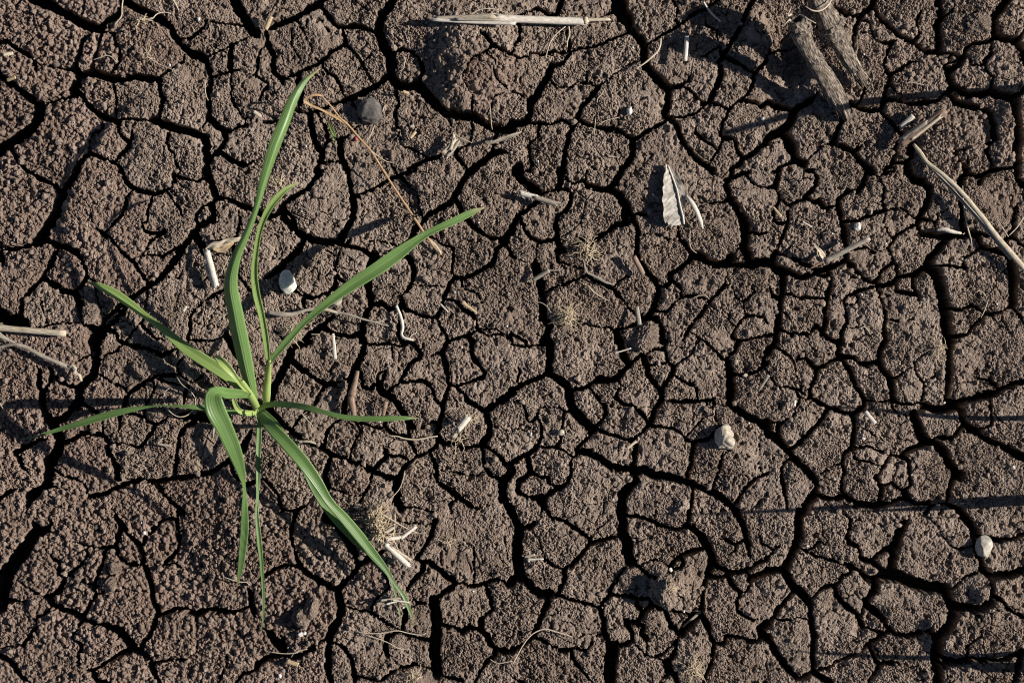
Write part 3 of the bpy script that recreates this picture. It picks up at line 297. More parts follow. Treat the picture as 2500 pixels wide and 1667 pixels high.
CRACKS.update({
(3,0): """120 300,60 320,180 220,330 130,450;120 130,450 50,560 20,700 0,800;70 500,60 440,140 340,220;55 0,800 100,810 220,830;30 150,640 250,690 330,740 420,770;58 420,770 480,850 590,900 680,920 760,970 860,1020 980,1050;80 980,1050 1070,1080 1140,1140 1210,1240;46 1200,1240 1290,1290 1370,1350 1390,1430 1430,1530 1450,1568;46 420,770 520,740 570,680 600,610 660,590;18 400,330 440,370 490,430 560,490;30 520,530 570,590 600,610;25 650,600 660,560 720,510 770,450 800,370 780,320 700,280 600,260;48 1060,0 1060,50 1120,130 1190,220 1260,290 1300,310;44 1300,310 1350,210 1420,130 1470,80 1560,70;46 1110,130 1080,240 1060,320 1090,400 1160,480 1300,480;38 780,310 900,330 1060,330;35 960,330 930,490 890,590 870,690 880,750 840,830 790,910 760,970;30 640,600 780,640 870,670;56 1290,300 1300,430 1340,510;50 1340,510 1370,620 1390,720 1410,820 1440,910 1430,1000 1390,1090 1330,1180 1280,1280;14 880,740 1050,730 1110,710 1180,640 1210,560;38 1620,0 1620,120 1640,200 1640,300 1590,380 1520,460 1490,490;20 1330,480 1490,490 1580,480 1690,510;46 1440,960 1570,910 1680,900 1800,940 1900,910 2000,910 2150,915;30 2150,915 2250,880 2310,850;56 2260,670 2300,760 2310,850 2340,950 2350,1000;18 1800,940 1810,1050 1790,1160 1800,1300 1700,1350;28 1370,1390 1480,1370 1610,1350 1700,1350;11 2070,1230 2070,1280 2090,1380 2040,1460;20 0,1250 120,1230 210,1220;38 220,1220 280,1130 340,1060;20 340,1060 310,980 420,930 480,860;48 0,1330 60,1350 110,1400 170,1470 230,1530 260,1568;36 740,1000 680,1100 690,1170 760,1220 730,1310 740,1390;38 840,1470 900,1420 990,1360 1080,1310 1200,1270;55 840,1460 870,1540 940,1568;42 740,1390 790,1450 850,1460;38 2160,1568 2230,1480 2350,1450;26 2040,1460 2010,1568;40 20,230 60,310 120,370""",
(3,1): """40 350,0 340,80 320,180 330,290 360,390 390,490;46 0,630 70,580 160,530 260,490 390,500;58 390,490 440,560 530,610 610,660 730,720;56 620,60 720,110 770,180 830,260 880,340 930,420;58 930,420 930,500 890,570 820,640 740,720;54 930,480 1000,450 1070,410 1150,370 1230,330;30 1090,410 1140,480 1180,540 1210,620 1215,710;66 740,720 770,810 780,900 760,990 710,1060 680,1130;58 680,1130 670,1220 660,1330 650,1440 690,1568;28 500,1230 620,1180 680,1140;25 780,880 850,875 930,900 1040,910 1120,960 1200,1010 1300,1080;28 1060,910 1080,830 1150,760 1215,710;14 840,780 850,870;30 700,1200 780,1220 840,1290 890,1380 900,1470 900,1568;38 1200,1160 1270,1110 1340,1090 1400,1150 1480,1170 1600,1180;48 1200,1150 1190,1260 1210,1320;18 1210,1320 1280,1380 1310,1440;38 900,1510 1030,1540 1140,1540 1220,1490 1310,1440 1400,1410 1450,1400;20 1450,1400 1530,1430 1640,1460;95 1630,830 1650,930 1660,1020 1650,1150 1640,1280 1650,1400 1660,1490;35 1650,1490 1750,1520 1850,1540 1900,1568;46 1640,80 1620,170 1580,260 1540,330 1470,420;46 1470,420 1540,470 1520,560 1460,620 1390,700;46 1540,450 1600,460 1680,530 1760,600 1840,650;38 1840,650 1920,670 2010,680 2110,640 2200,620 2290,650 2350,670;46 1640,810 1730,750 1840,660;28 1370,960 1380,900 1430,870 1480,840 1560,830 1640,820;22 2000,320 2000,480 2000,670;11 2000,320 1900,250;35 2110,650 2140,760 2160,850 2170,900 2110,940 2060,1000;54 2060,1000 2070,1090;50 1660,1010 1770,1060 1850,1080 1900,1100 1970,1060 2050,1090 2120,1130 2150,1210 2200,1280;55 2200,1280 2350,1280;50 2200,1280 2180,1340 2100,1390;28 2100,1390 2060,1450 2000,1568;75 70,1070 120,1110 170,1180 250,1260;48 250,1260 240,1150 220,1110;55 0,1400 100,1340 250,1310 400,1320;45 400,1320 450,1280 540,1240;14 1350,250 1450,270 1520,270 1570,270;42 1370,900 1370,960 1330,1080;12 680,680 690,620;24 1390,700 1440,780 1480,840;18 1240,20 1310,80 1400,100 1640,100""",
(3,2): """56 10,0 30,90 80,150 150,140 200,110;90 80,150 50,280 40,400 60,520 80,610;72 0,620 80,610 150,650 190,720 250,760 350,750;11 170,140 240,260 280,360 310,440;35 310,440 390,500 470,520 530,500;44 530,500 590,450 650,370 720,300 790,270 880,240;38 330,0 350,50 420,75 490,90 580,150 650,200 720,250 720,300;90 1010,0 1020,100 1010,200 1060,270 1060,360 1090,460;36 880,240 930,240 1030,210;36 1040,40 1180,45 1280,70 1360,120 1440,150 1560,150 1620,140;46 1640,0 1630,90 1600,140;64 1600,130 1660,140 1730,200 1790,290 1830,390 1850,490;55 2050,0 2110,80 2150,190 2170,300 2190,420;14 2250,60 2260,150 2270,230 2300,290 2350,300;20 1900,240 1940,240 2000,270 2050,300 2110,270 2170,260;10 2050,300 2050,350 1990,400;44 1840,480 1930,520 2020,560 2110,550 2200,510 2260,470 2350,420;52 1850,490 1800,560 1790,620;40 1790,610 1900,600 1980,590;55 2200,620 2250,590 2350,550;48 1790,620 1750,700 1750,800 1740,900 1750,980;38 1970,590 2030,680 2110,740;20 2110,740 2180,720 2200,650 2170,560;28 2110,740 2070,810 2080,910 2130,950 2220,1000 2280,970;38 1090,460 1040,520 980,600 930,680 890,770 820,840;36 1090,460 1160,490 1200,540 1270,590 1330,610;18 1170,490 1290,440 1380,450 1430,490 1450,540 1340,610;44 1450,500 1480,460 1540,420 1630,360 1790,330;36 1450,540 1480,520 1550,510 1580,470 1560,420;36 910,740 1000,770 1080,770 1150,800 1260,790 1290,850;42 470,520 490,610 450,690 410,770;34 340,760 430,770 510,800 620,830 740,870 800,880;30 800,880 830,830;55 340,760 320,860 270,970 230,1070 200,1160;38 0,1270 100,1230 200,1160;35 200,1160 290,1190 360,1230 440,1270 520,1270 600,1250 680,1290;20 680,1280 720,1210 780,1140 830,1120;20 540,1270 560,1350 610,1420 680,1490 740,1568;44 800,880 830,970 850,1080 870,1150 900,1240;110 920,1240 920,1350 900,1450 900,1568;44 920,1240 1030,1210 1120,1190;42 1040,990 1060,1040 1110,1110 1120,1190;40 1140,790 1150,870 1190,900;52 1290,850 1240,900 1180,960 1160,1030 1090,1010;50 1160,1030 1200,1060 1190,1130 1240,1170;40 1290,850 1370,890 1420,870 1500,920 1580,930 1690,960;42 1410,880 1440,980 1470,1050 1560,1120;18 1120,1190 1180,1260 1230,1320 1310,1330;14 1240,1170 1240,1320;20 1310,1330 1380,1300 1450,1240 1510,1190 1560,1120;95 1560,1110 1620,1040 1690,960;50 1690,960 1750,910;70 1430,1380 1450,1470 1390,1540;40 1510,1190 1500,1260 1470,1330 1440,1400;46 1460,1450 1510,1500 1510,1568;20 1310,1330 1390,1360 1440,1390;54 1750,970 1800,1050 1820,1130 1850,1200;45 1850,1200 1850,1300 1830,1400 1790,1490 1770,1568;46 1850,1210 1950,1210 1970,1140;46 1970,1140 2070,1150 2170,1180 2250,1180 2320,1140;72 2350,1030 2280,1070 2300,1140 2350,1150;48 0,1520 80,1568;11 650,830 660,720;9 300,650 200,640 180,720;10 1580,930 1570,780 1470,740""",
(3,3): """80 300,0 290,130 280,260 250,340 200,440 150,520;72 0,550 100,530 170,550 200,640 260,720 340,780 390,840;34 270,340 340,350 430,320 470,280 540,290;30 330,350 370,370 450,400 570,430 660,460 750,480;38 700,0 770,70 760,160 730,240 750,290 830,320 850,400 870,440;14 770,70 850,80 900,60;55 870,440 950,450 1010,500 1060,570;88 1320,0 1260,90 1210,190 1190,280 1160,330;66 1160,330 1150,420 1120,570;44 1150,330 1060,360 1000,400 950,450;98 1060,570 1150,580 1240,610 1330,650 1430,680 1550,700 1640,710;55 750,480 780,510 850,550 930,620 1020,610;40 780,520 760,560 690,580 640,660;35 640,660 550,680 470,730 430,790 390,840;54 630,670 640,780 710,850 800,920 850,1000 880,1060;24 880,1060 960,1080 1060,1130;50 390,840 390,940 410,1050 430,1150 420,1270 420,1460;54 1040,600 1000,640 980,740 900,820;68 900,820 930,880 1010,930 1060,990;40 860,940 880,850 900,820;46 1060,990 1110,1060 1170,1120 1280,1130 1380,1110 1510,1090;38 1130,1090 1000,1170 930,1210 900,1250 810,1300 700,1350 590,1410 480,1450 420,1470;95 1640,710 1660,820 1710,880 1700,980 1650,1080 1580,1150 1550,1250 1560,1400 1570,1568;56 420,1460 360,1500 280,1530 230,1490 170,1420 110,1330 50,1240 0,1170;66 420,1470 500,1520 560,1568;44 240,740 150,840 80,910 70,970 0,1020;14 70,980 190,990 300,970 400,990;38 930,1220 960,1290 1000,1370 1050,1380 1130,1390;38 1050,1380 1000,1450 960,1510 930,1568;11 1440,0 1490,50 1560,120 1610,220 1680,310 1780,330 1900,300;70 1760,0 1830,60 1890,140 1920,220;56 1910,220 1910,330 1950,420 1970,520;42 1930,230 2060,250 2150,265 2230,240 2350,200;75 1970,520 2060,590 2120,570 2230,570 2350,530;54 2060,590 2060,720 2040,830;78 2040,830 1960,880 1870,880 1720,870;44 2060,760 2120,800 2200,880 2270,930 2350,970;30 1640,720 1750,660 1820,600 1880,570 1970,520;50 1560,1350 1640,1360 1760,1370 1850,1360;42 1850,1350 1980,1350 2110,1360 2190,1350 2260,1310 2350,1260;36 1580,1420 1700,1400 1760,1370;54 2330,1280 2310,1350 2290,1460 2260,1568;11 1900,940 1960,970 1960,1100 1960,1140 1850,1210 1810,1360;22 2150,1360 2160,1470 2180,1568;32 1530,1010 1500,1090 1520,1180;11 1050,1380 1180,1370 1260,1480;14 0,310 40,350 100,310;26 0,400 40,350"""
})
# ------------------------------------------------------------------ soil relief on a fine grid
STEP = 2.2
X0, X1, Y0, Y1 = -200.0, 2700.0, -140.0, 1808.0
xs = np.arange(X0, X1, STEP); ys = np.arange(Y0, Y1, STEP)
NX, NY = len(xs), len(ys)
GX, GY = np.meshgrid(xs.astype(np.float32), ys.astype(np.float32))

def vnoise(x, y, cell, seed):
    """Smooth value noise, -1..1, feature size = cell plot units."""
    r = np.random.default_rng(seed)
    n = 256
    tab = r.uniform(-1, 1, (n, n)).astype(np.float32)
    u = x / cell + 1000.37; v = y / cell + 1000.71
    iu = np.floor(u).astype(np.int32); iv = np.floor(v).astype(np.int32)
    fu = (u - iu).astype(np.float32); fv = (v - iv).astype(np.float32)
    fu = fu * fu * (3 - 2 * fu); fv = fv * fv * (3 - 2 * fv)
    a = tab[iv % n, iu % n]; b = tab[iv % n, (iu + 1) % n]
    c = tab[(iv + 1) % n, iu % n]; d = tab[(iv + 1) % n, (iu + 1) % n]
    return (a * (1 - fu) + b * fu) * (1 - fv) + (c * (1 - fu) + d * fu) * fv

def fbm(x, y, cell, octs, seed, gain=0.55):
    s = 0; amp = 1; tot = 0
    for i in range(octs):
        s = s + amp * vnoise(x, y, cell / 2 ** i, seed + i); tot += amp; amp *= gain
    return s / tot * 1.4

def worley(x, y, cell, seed, jit=0.9):
    """F1, F2 and random id of the nearest point of a jittered lattice (plot units)."""
    r = np.random.default_rng(seed)
    n = 128
    jx = r.uniform(0.5 - jit / 2, 0.5 + jit / 2, (n, n)).astype(np.float32)
    jy = r.uniform(0.5 - jit / 2, 0.5 + jit / 2, (n, n)).astype(np.float32)
    rid = r.uniform(0, 1, (n, n)).astype(np.float32)
    u = (x / cell + 512.2).astype(np.float32); v = (y / cell + 512.6).astype(np.float32)
    iu = np.floor(u).astype(np.int32); iv = np.floor(v).astype(np.int32)
    f1 = np.full(u.shape, 9e9, np.float32); f2 = f1.copy(); idv = np.zeros_like(f1)
    for dy in (-1, 0, 1):
        for dx in (-1, 0, 1):
            a = (iv + dy) % n; b = (iu + dx) % n
            d = (iu + dx + jx[a, b] - u) ** 2 + (iv + dy + jy[a, b] - v) ** 2
            nb = d < f1
            f2 = np.where(nb, f1, np.minimum(f2, d)); idv = np.where(nb, rid[a, b], idv); f1 = np.where(nb, d, f1)
    return np.sqrt(f1) * cell, np.sqrt(f2) * cell, idv

# --- the traced crack lines, in plot units
lines = []
for (r_, c_), txt in CRACKS.items():
    oy = (0, 417, 834, 1250)[r_]; ox = 625 * c_
    for ln in txt.split(';'):
        q = ln.split(); w = float(q[0]) / 3.76
        pts = [tuple(map(float, p.split(','))) for p in q[1:]]
        lines.append((w, [(ox + a / 3.76, oy + b / 3.76) for a, b in pts]))
segA = np.array([p[i] for w, p in lines for i in range(len(p) - 1)])
segB = np.array([p[i + 1] for w, p in lines for i in range(len(p) - 1)])
segL = np.array([k for k, (w, p) in enumerate(lines) for i in range(len(p) - 1)])
def nearest_on_others(pt, k):
    ab = segB - segA; ap = np.array(pt) - segA
    t = np.clip((ap * ab).sum(1) / np.maximum((ab ** 2).sum(1), 1e-9), 0, 1)
    q = segA + ab * t[:, None]
    d = np.hypot(*(q - np.array(pt)).T); d[segL == k] = 1e9
    i = int(d.argmin())
    return d[i], tuple(q[i])
snapped = []
for k, (w, p) in enumerate(lines):
    p = list(p); free = [False, False]
    for end in (0, -1):
        d, q = nearest_on_others(p[end], k)
        free[end] = d >= 20 and 3 < p[end][0] < 2496 and 3 < p[end][1] < 1663
        if 0.5 < d < 20:
            if end == 0: p.insert(0, q)
            else: p.append(q)
        e = p[end]
        if e[0] < 3 or e[0] > 2496 or e[1] < 3 or e[1] > 1663:      # runs on out of the sheet
            i = p[1] if end == 0 else p[-2]
            v = np.array(e) - np.array(i); v = v / (np.hypot(*v) + 1e-6)
            q = (e[0] + v[0] * 18, e[1] + v[1] * 18)
            if end == 0: p.insert(0, q)
            else: p.append(q)
    snapped.append((w, p, free))

sd = np.full((NY, NX), 40.0, np.float32)      # signed distance to the crack edge, plot units
for w, p, free in snapped:
    hw = max(w * 0.5 * (0.84 + 0.30 * min(max((w - 5) / 13, 0), 1)) + 0.2, 1.35)
    vw = np.full(len(p), hw)                    # a crack that dies out narrows to nothing
    if free[0]: vw[0] = 0.2; vw[1] *= 0.85
    if free[1]: vw[-1] = 0.2; vw[-2] *= 0.85
    for i in range(len(p) - 1):
        (ax, ay), (bx, by) = p[i], p[i + 1]
        m = hw + 42
        i0 = max(int((min(ax, bx) - m - X0) / STEP), 0); i1 = min(int((max(ax, bx) + m - X0) / STEP) + 1, NX)
        j0 = max(int((min(ay, by) - m - Y0) / STEP), 0); j1 = min(int((max(ay, by) + m - Y0) / STEP) + 1, NY)
        if i1 <= i0 or j1 <= j0: continue
        x = GX[j0:j1, i0:i1] - ax; y = GY[j0:j1, i0:i1] - ay
        L2 = (bx - ax) ** 2 + (by - ay) ** 2 + 1e-9
        t = np.clip((x * (bx - ax) + y * (by - ay)) / L2, 0, 1)
        d = np.sqrt((x - t * (bx - ax)) ** 2 + (y - t * (by - ay)) ** 2) - (vw[i] + (vw[i + 1] - vw[i]) * t)
        np.minimum(sd[j0:j1, i0:i1], d, out=sd[j0:j1, i0:i1])
# --- the same kind of ground goes on outside the sheet
wxn = GX + 14 * fbm(GX, GY, 60, 3, 91); wyn = GY + 14 * fbm(GX, GY, 60, 3, 95)
f1, f2, vid = worley(wxn, wyn, 118, 5)
sdv = (f2 - f1) * 0.55 - 4.5 - 4.5 * fbm(GX, GY, 190, 2, 51)
outside = np.maximum(np.maximum(-6 - GX, GX - 2506), np.maximum(-6 - GY, GY - 1673))
sd = np.where(outside > 0, np.minimum(sd, sdv), sd)
# --- crumbly edges: wander the lines and fray the rims
ox = (3.6 * fbm(GX, GY, 26, 4, 21, 0.7) + 1.5 * vnoise(GX, GY, 6, 24)) / STEP
oy = (3.6 * fbm(GX, GY, 26, 4, 31, 0.7) + 1.5 * vnoise(GX, GY, 6, 34)) / STEP
JJ, II = np.mgrid[0:NY, 0:NX]
sd = sd[np.clip(np.rint(JJ + oy), 0, NY - 1).astype(int), np.clip(np.rint(II + ox), 0, NX - 1).astype(int)]
sd_lab = sd.copy()
sd = sd + 2.1 * fbm(GX, GY, 12, 3, 41, 0.8) + 1.6 * vnoise(GX, GY, 55, 47)
del wxn, wyn, f2, sdv, ox, oy

# --- where the soil has gone to loose crumbs rather than a baked skin (0..1)
def blob(cx, cy, rx, ry): return np.exp(-(((GX - cx) / rx) ** 2 + ((GY - cy) / ry) ** 2) ** 1.5)
crumb = (blob(60, 330, 210, 330) + blob(170, 120, 190, 150) + 1.05 * blob(300, 1480, 420, 330) + 0.8 * blob(720, 1330, 210, 260)
         + 0.7 * blob(70, 1010, 200, 240) + 0.6 * blob(280, 640, 160, 150) + 0.55 * blob(1130, 120, 190, 130)
         + 0.6 * blob(2330, 350, 170, 110) + 0.35 * blob(2330, 90, 240, 130) + 0.5 * blob(740, 1510, 120, 110))
crumb = np.clip(crumb + 0.18 * fbm(GX, GY, 110, 3, 61), 0, 1).astype(np.float32)

# --- pieces: connected soil between cracks
solid = sd_lab > 2.6
lab = np.where(solid, np.arange(1, NY * NX + 1, dtype=np.int32).reshape(NY, NX), 0)
def scan_rows(lab, solid):
    """One run-length pass: every run of solid cells in a row takes its largest label."""
    n = lab.shape[1]
    start = solid.copy(); start[:, 1:] &= ~solid[:, :-1]
    rid = np.cumsum(start.ravel()) - 1
    m = np.zeros(rid[-1] + 1, lab.dtype)
    s = solid.ravel(); f = lab.ravel()
    np.maximum.at(m, rid[s], f[s])
    out = np.zeros_like(f); out[s] = m[rid[s]]
    return out.reshape(lab.shape)
for it in range(60):
    old = lab
    lab = scan_rows(lab, solid)
    lab = np.ascontiguousarray(scan_rows(np.ascontiguousarray(lab.T), np.ascontiguousarray(solid.T)).T)
    if np.array_equal(old, lab): break
ids, inv, cnt = np.unique(lab, return_inverse=True, return_counts=True)
inv = inv.reshape(lab.shape)
keep = (cnt >= 90) & (ids > 0)
newid = np.where(keep, np.cumsum(keep), 0)
lab = newid[inv].astype(np.int32)
seeds = lab.copy()
for it in range(60):                            # cracks go to the nearest piece; borders run along their floors
    z = lab == 0
    if not z.any(): break
    for sh, ax in ((1, 0), (-1, 0), (1, 1), (-1, 1)):
        s = np.roll(lab, sh, ax); lab = np.where((lab == 0), s, lab)
lab[lab == 0] = 1
NL = int(lab.max())

# --- heights in mm
w_in = np.maximum(-sd, 0)
z = -np.minimum(34.0, 11.0 * w_in) - 2.0 * (w_in > 0)
z += 1.6 * fbm(GX, GY, 330, 3, 71) + 1.0 * fbm(GX, GY, 90, 3, 75)
edge = np.clip(sd, 0, 40)
z -= 0.55 * np.exp(-edge / 3.0) + 0.35 * np.exp(-edge / 14.0)
r_ = np.random.default_rng(3)
tilt = r_.normal(0, 1, (NL + 1, 3)).astype(np.float32)
flat = lab.ravel()
cn = np.bincount(flat, minlength=NL + 1).astype(np.float32) + 1e-6
cxs = np.bincount(flat, weights=GX.ravel(), minlength=NL + 1) / cn
cys = np.bincount(flat, weights=GY.ravel(), minlength=NL + 1) / cn
rel_x = (GX - cxs[lab]); rel_y = (GY - cys[lab])
z += 0.45 * tilt[lab, 0] + 0.0065 * np.clip(tilt[lab, 1] * rel_x + tilt[lab, 2] * rel_y, -220, 220)
del rel_x, rel_y
# low rises and hollows that throw the broad shadows
def rise(cx, cy, rl, rr, ry, h):
    """A rise with its own steepness to the left (rl) and right (rr)."""
    x = GX - cx + rise_n1; y = GY - cy + rise_n2
    rx = np.where(x < 0, rl, rr)
    return h * np.exp(-np.abs(x / rx) ** 2.4 - np.abs(y / ry) ** 2.4)
rise_n1 = 32 * fbm(GX, GY, 70, 4, 201); rise_n2 = 26 * fbm(GX, GY, 70, 4, 206)
z += rise(1130, 105, 60, 190, 75, 10.0) + rise(1150, 205, 45, 120, 60, 8.0)
z += rise(2310, 330, 60, 130, 70, 7.0) + rise(2470, 270, 40, 90, 70, 9.0) - rise(1925, 120, 60, 55, 110, 13.0)
z += rise(1600, 1440, 22, 90, 42, 6.0) + rise(1235, 1120, 40, 60, 50, 2.0) + rise(255, 1480, 60, 80, 90, 3.0)
z += rise(1655, 1230, 18, 40, 30, 2.0) + rise(2420, 1450, 30, 60, 50, 4.0)
ps = 1 - crumb                                  # baked skin: pits, blisters and hairline splits
rim = np.clip(edge / 4.0, 0, 1)
pn = fbm(GX, GY, 15, 3, 111, 0.7)
z -= ps * rim * 4.2 * np.clip(pn - 0.38, 0, 1) ** 0.7
pn = fbm(GX, GY, 34, 3, 121, 0.65)
z -= ps * rim * 3.0 * np.clip(pn - 0.48, 0, 1) ** 0.7
z += ps * 0.95 * fbm(GX, GY, 30, 3, 131, 0.62)
pn = fbm(GX, GY, 9, 2, 126, 0.7)
z -= ps * 2.2 * np.clip(pn - 0.55, 0, 1)
g1, g2, gid = worley(GX + 2 * vnoise(GX, GY, 9, 7), GY + 2 * vnoise(GX, GY, 9, 8), 8.2, 141)
z += ps * (0.5 + 0.4 * fbm(GX, GY, 80, 2, 145)) * (np.sqrt(np.clip(1 - (g1 / 5.6) ** 2, 0, 1)) - 0.5) * (0.4 + gid)
hx = GX + 6 * fbm(GX, GY, 24, 3, 151); hy = GY + 6 * fbm(GX, GY, 24, 3, 155)
h1, h2, _ = worley(hx, hy, 46, 161)
gate = np.clip(fbm(GX, GY, 70, 3, 165) * 2.6 + 0.1, 0, 1)
z -= ps * gate * 2.6 * np.clip(1.2 - (h2 - h1) / 1.9, 0, 1)
# loose crumbs: two sizes of rounded grains with gaps between
for cell, amp, sdn in ((8.5, 1.9, 171), (15.0, 2.7, 181)):
    c1, c2, cid = worley(GX + 2.5 * vnoise(GX, GY, 13, 9), GY + 2.5 * vnoise(GX, GY, 13, 10), cell, sdn)
    dome = np.sqrt(np.clip(1 - (c1 / (cell * 0.66)) ** 2, 0, 1))
    sel = 1.0 if cell < 10 else np.clip((cid - 0.55) * 6, 0, 1)
    z += crumb * amp * sel * (dome * (0.55 + 0.8 * cid) - 0.45)
rough_amt = np.clip(0.95 + 1.1 * fbm(GX, GY, 75, 3, 191), 0.3, 1.7)      # silty smooth skin here, gritty there
z += 0.33 * rough_amt * rng.normal(0, 1, z.shape).clip(-2, 2) * (0.5 + 0.5 * rim)
z = np.maximum(z, -42.0).astype(np.float32)

# surface height (mm) that things can rest on: the highest ground within a few units
zs_top = z.copy()
for k in (1, 2):
    for ax in (0, 1):
        zs_top = np.maximum(zs_top, np.maximum(np.roll(zs_top, k, ax), np.roll(zs_top, -k, ax)))
def gz(px, py):
    i = int(np.clip(round((px - X0) / STEP), 0, NX - 1)); j = int(np.clip(round((py - Y0) / STEP), 0, NY - 1))
    return float(zs_top[j, i])

# ------------------------------------------------------------------ the ground sheet out to the horizon
def ground_sheet():
    inner_x = (wx(X0) + 0.006, wx(X1) - 0.006); inner_y = (wy(Y1) + 0.006, wy(Y0) - 0.006)
    gx = np.arange(-0.84, 0.8401, 0.0034); gy = np.arange(-0.69, 0.6901, 0.0034)
    A, B = np.meshgrid(gx, gy)
    px = A / U + 1250; py = 833.5 - B / U
    a, b, _ = worley(px + 16 * fbm(px, py, 70, 3, 91), py + 16 * fbm(px, py, 70, 3, 95), 135, 5)
    s = (b - a) * 0.5 - 6 - 5 * fbm(px, py, 190, 2, 51)
    zz = -0.014 * np.clip(-s / 7 + 0.2, 0, 1) + 0.0016 * fbm(px, py, 330, 3, 71) + 0.0010 * fbm(px, py, 90, 3, 75) + 0.0006 * rng.normal(0, 1, px.shape).clip(-2, 2)
    fade = np.clip((0.84 - np.abs(A)) / 0.1, 0, 1) * np.clip((0.69 - np.abs(B)) / 0.1, 0, 1)
    zz = zz * fade
    ins = (A > inner_x[0]) & (A < inner_x[1]) & (B > inner_y[0]) & (B < inner_y[1])
    zz = np.where(ins, -0.055, zz)
    ny, nx = A.shape
    v = np.stack([A, B, zz], -1).reshape(-1, 3)
    i = np.arange(nx * ny).reshape(ny, nx)
    f = np.stack([i[:-1, :-1], i[:-1, 1:], i[1:, 1:], i[1:, :-1]], -1).reshape(-1, 4)
    big = np.array([[-40, -40, 0], [40, -40, 0], [40, 40, 0], [-40, 40, 0],
                    [gx[0], gy[0], 0], [gx[-1], gy[0], 0], [gx[-1], gy[-1], 0], [gx[0], gy[-1], 0]], float)
    n0 = len(v)
    ring = np.array([[0, 1, 5, 4], [1, 2, 6, 5], [2, 3, 7, 6], [3, 0, 4, 7]]) + n0
    return np.vstack([v, big]), np.vstack([f, ring])

def np_mesh(name, v, f, mat, smooth=False):
    me = bpy.data.meshes.new(name)
    me.vertices.add(len(v)); me.vertices.foreach_set('co', np.asarray(v, np.float32).ravel())
    me.loops.add(f.size); me.loops.foreach_set('vertex_index', np.asarray(f, np.int32).ravel())
    me.polygons.add(len(f)); me.polygons.foreach_set('loop_start', np.arange(0, f.size, f.shape[1], dtype=np.int32))
    me.polygons.foreach_set('use_smooth', np.full(len(f), smooth))
    me.materials.append(mat); me.update(calc_edges=True)
    return me

gv, gf = ground_sheet()
ground = link(bpy.data.objects.new('ground', np_mesh('ground', gv, gf, M['soil'], True)))
tag(ground, 'dry brown field soil split by a net of deep dark cracks', None, None, 'structure')

# ------------------------------------------------------------------ every clod of the cracked crust is a piece of the ground
cell_lab = lab[:-1, :-1].ravel()
order = np.argsort(cell_lab, kind='stable')
sl = cell_lab[order]
first = np.r_[0, np.nonzero(np.diff(sl))[0] + 1, len(sl)]
cell_i = order % (NX - 1); cell_j = order // (NX - 1)
VX = ((GX - 1250) * U).ravel(); VY = ((833.5 - GY) * U).ravel(); VZ = (z * 0.001).ravel()
in_view = ((GX > -5) & (GX < 2505) & (GY > -5) & (GY < 1672))
vis = np.bincount(flat[in_view.ravel()], minlength=NL + 1)
rank = np.argsort(-vis[1:]) + 1
single = set(rank[:300].tolist()) & set(np.nonzero(vis > 150)[0].tolist())

crumb_mean = np.bincount(flat, weights=crumb.ravel(), minlength=NL + 1) / cn
def patch(cells_i, cells_j, name, origin, mat):
    base = cells_j * NX + cells_i
    q = np.stack([base + NX, base + NX + 1, base + 1, base], -1)      # counter-clockwise seen from above
    u, iv = np.unique(q, return_inverse=True)
    v = np.stack([VX[u] - origin[0], VY[u] - origin[1], VZ[u]], -1)
    return np_mesh(name, v, iv.reshape(q.shape), mat)

rest_i, rest_j = [], []
n_clods = 0
for a, b in zip(first[:-1], first[1:]):
    L = int(sl[a]); ci, cj = cell_i[a:b], cell_j[a:b]
    if L not in single:
        rest_i.append(ci); rest_j.append(cj); continue
    org = (wx(cxs[L]), wy(cys[L]))
    o = link(bpy.data.objects.new('soil_clod', patch(ci, cj, 'soil_clod', org, M['soil_crumbly'] if crumb_mean[L] > 0.38 else M['soil'])), ground)
    o.location = (org[0], org[1], 0); n_clods += 1
if rest_i:
    o = link(bpy.data.objects.new('small_soil_clods', patch(np.concatenate(rest_i), np.concatenate(rest_j), 'small_soil_clods', (0, 0), M['soil'])), ground)
    tag(o, 'small outlying soil clods between the larger ones', kind='stuff')
print('clods', NL, 'single', n_clods, 'cells', NX * NY)

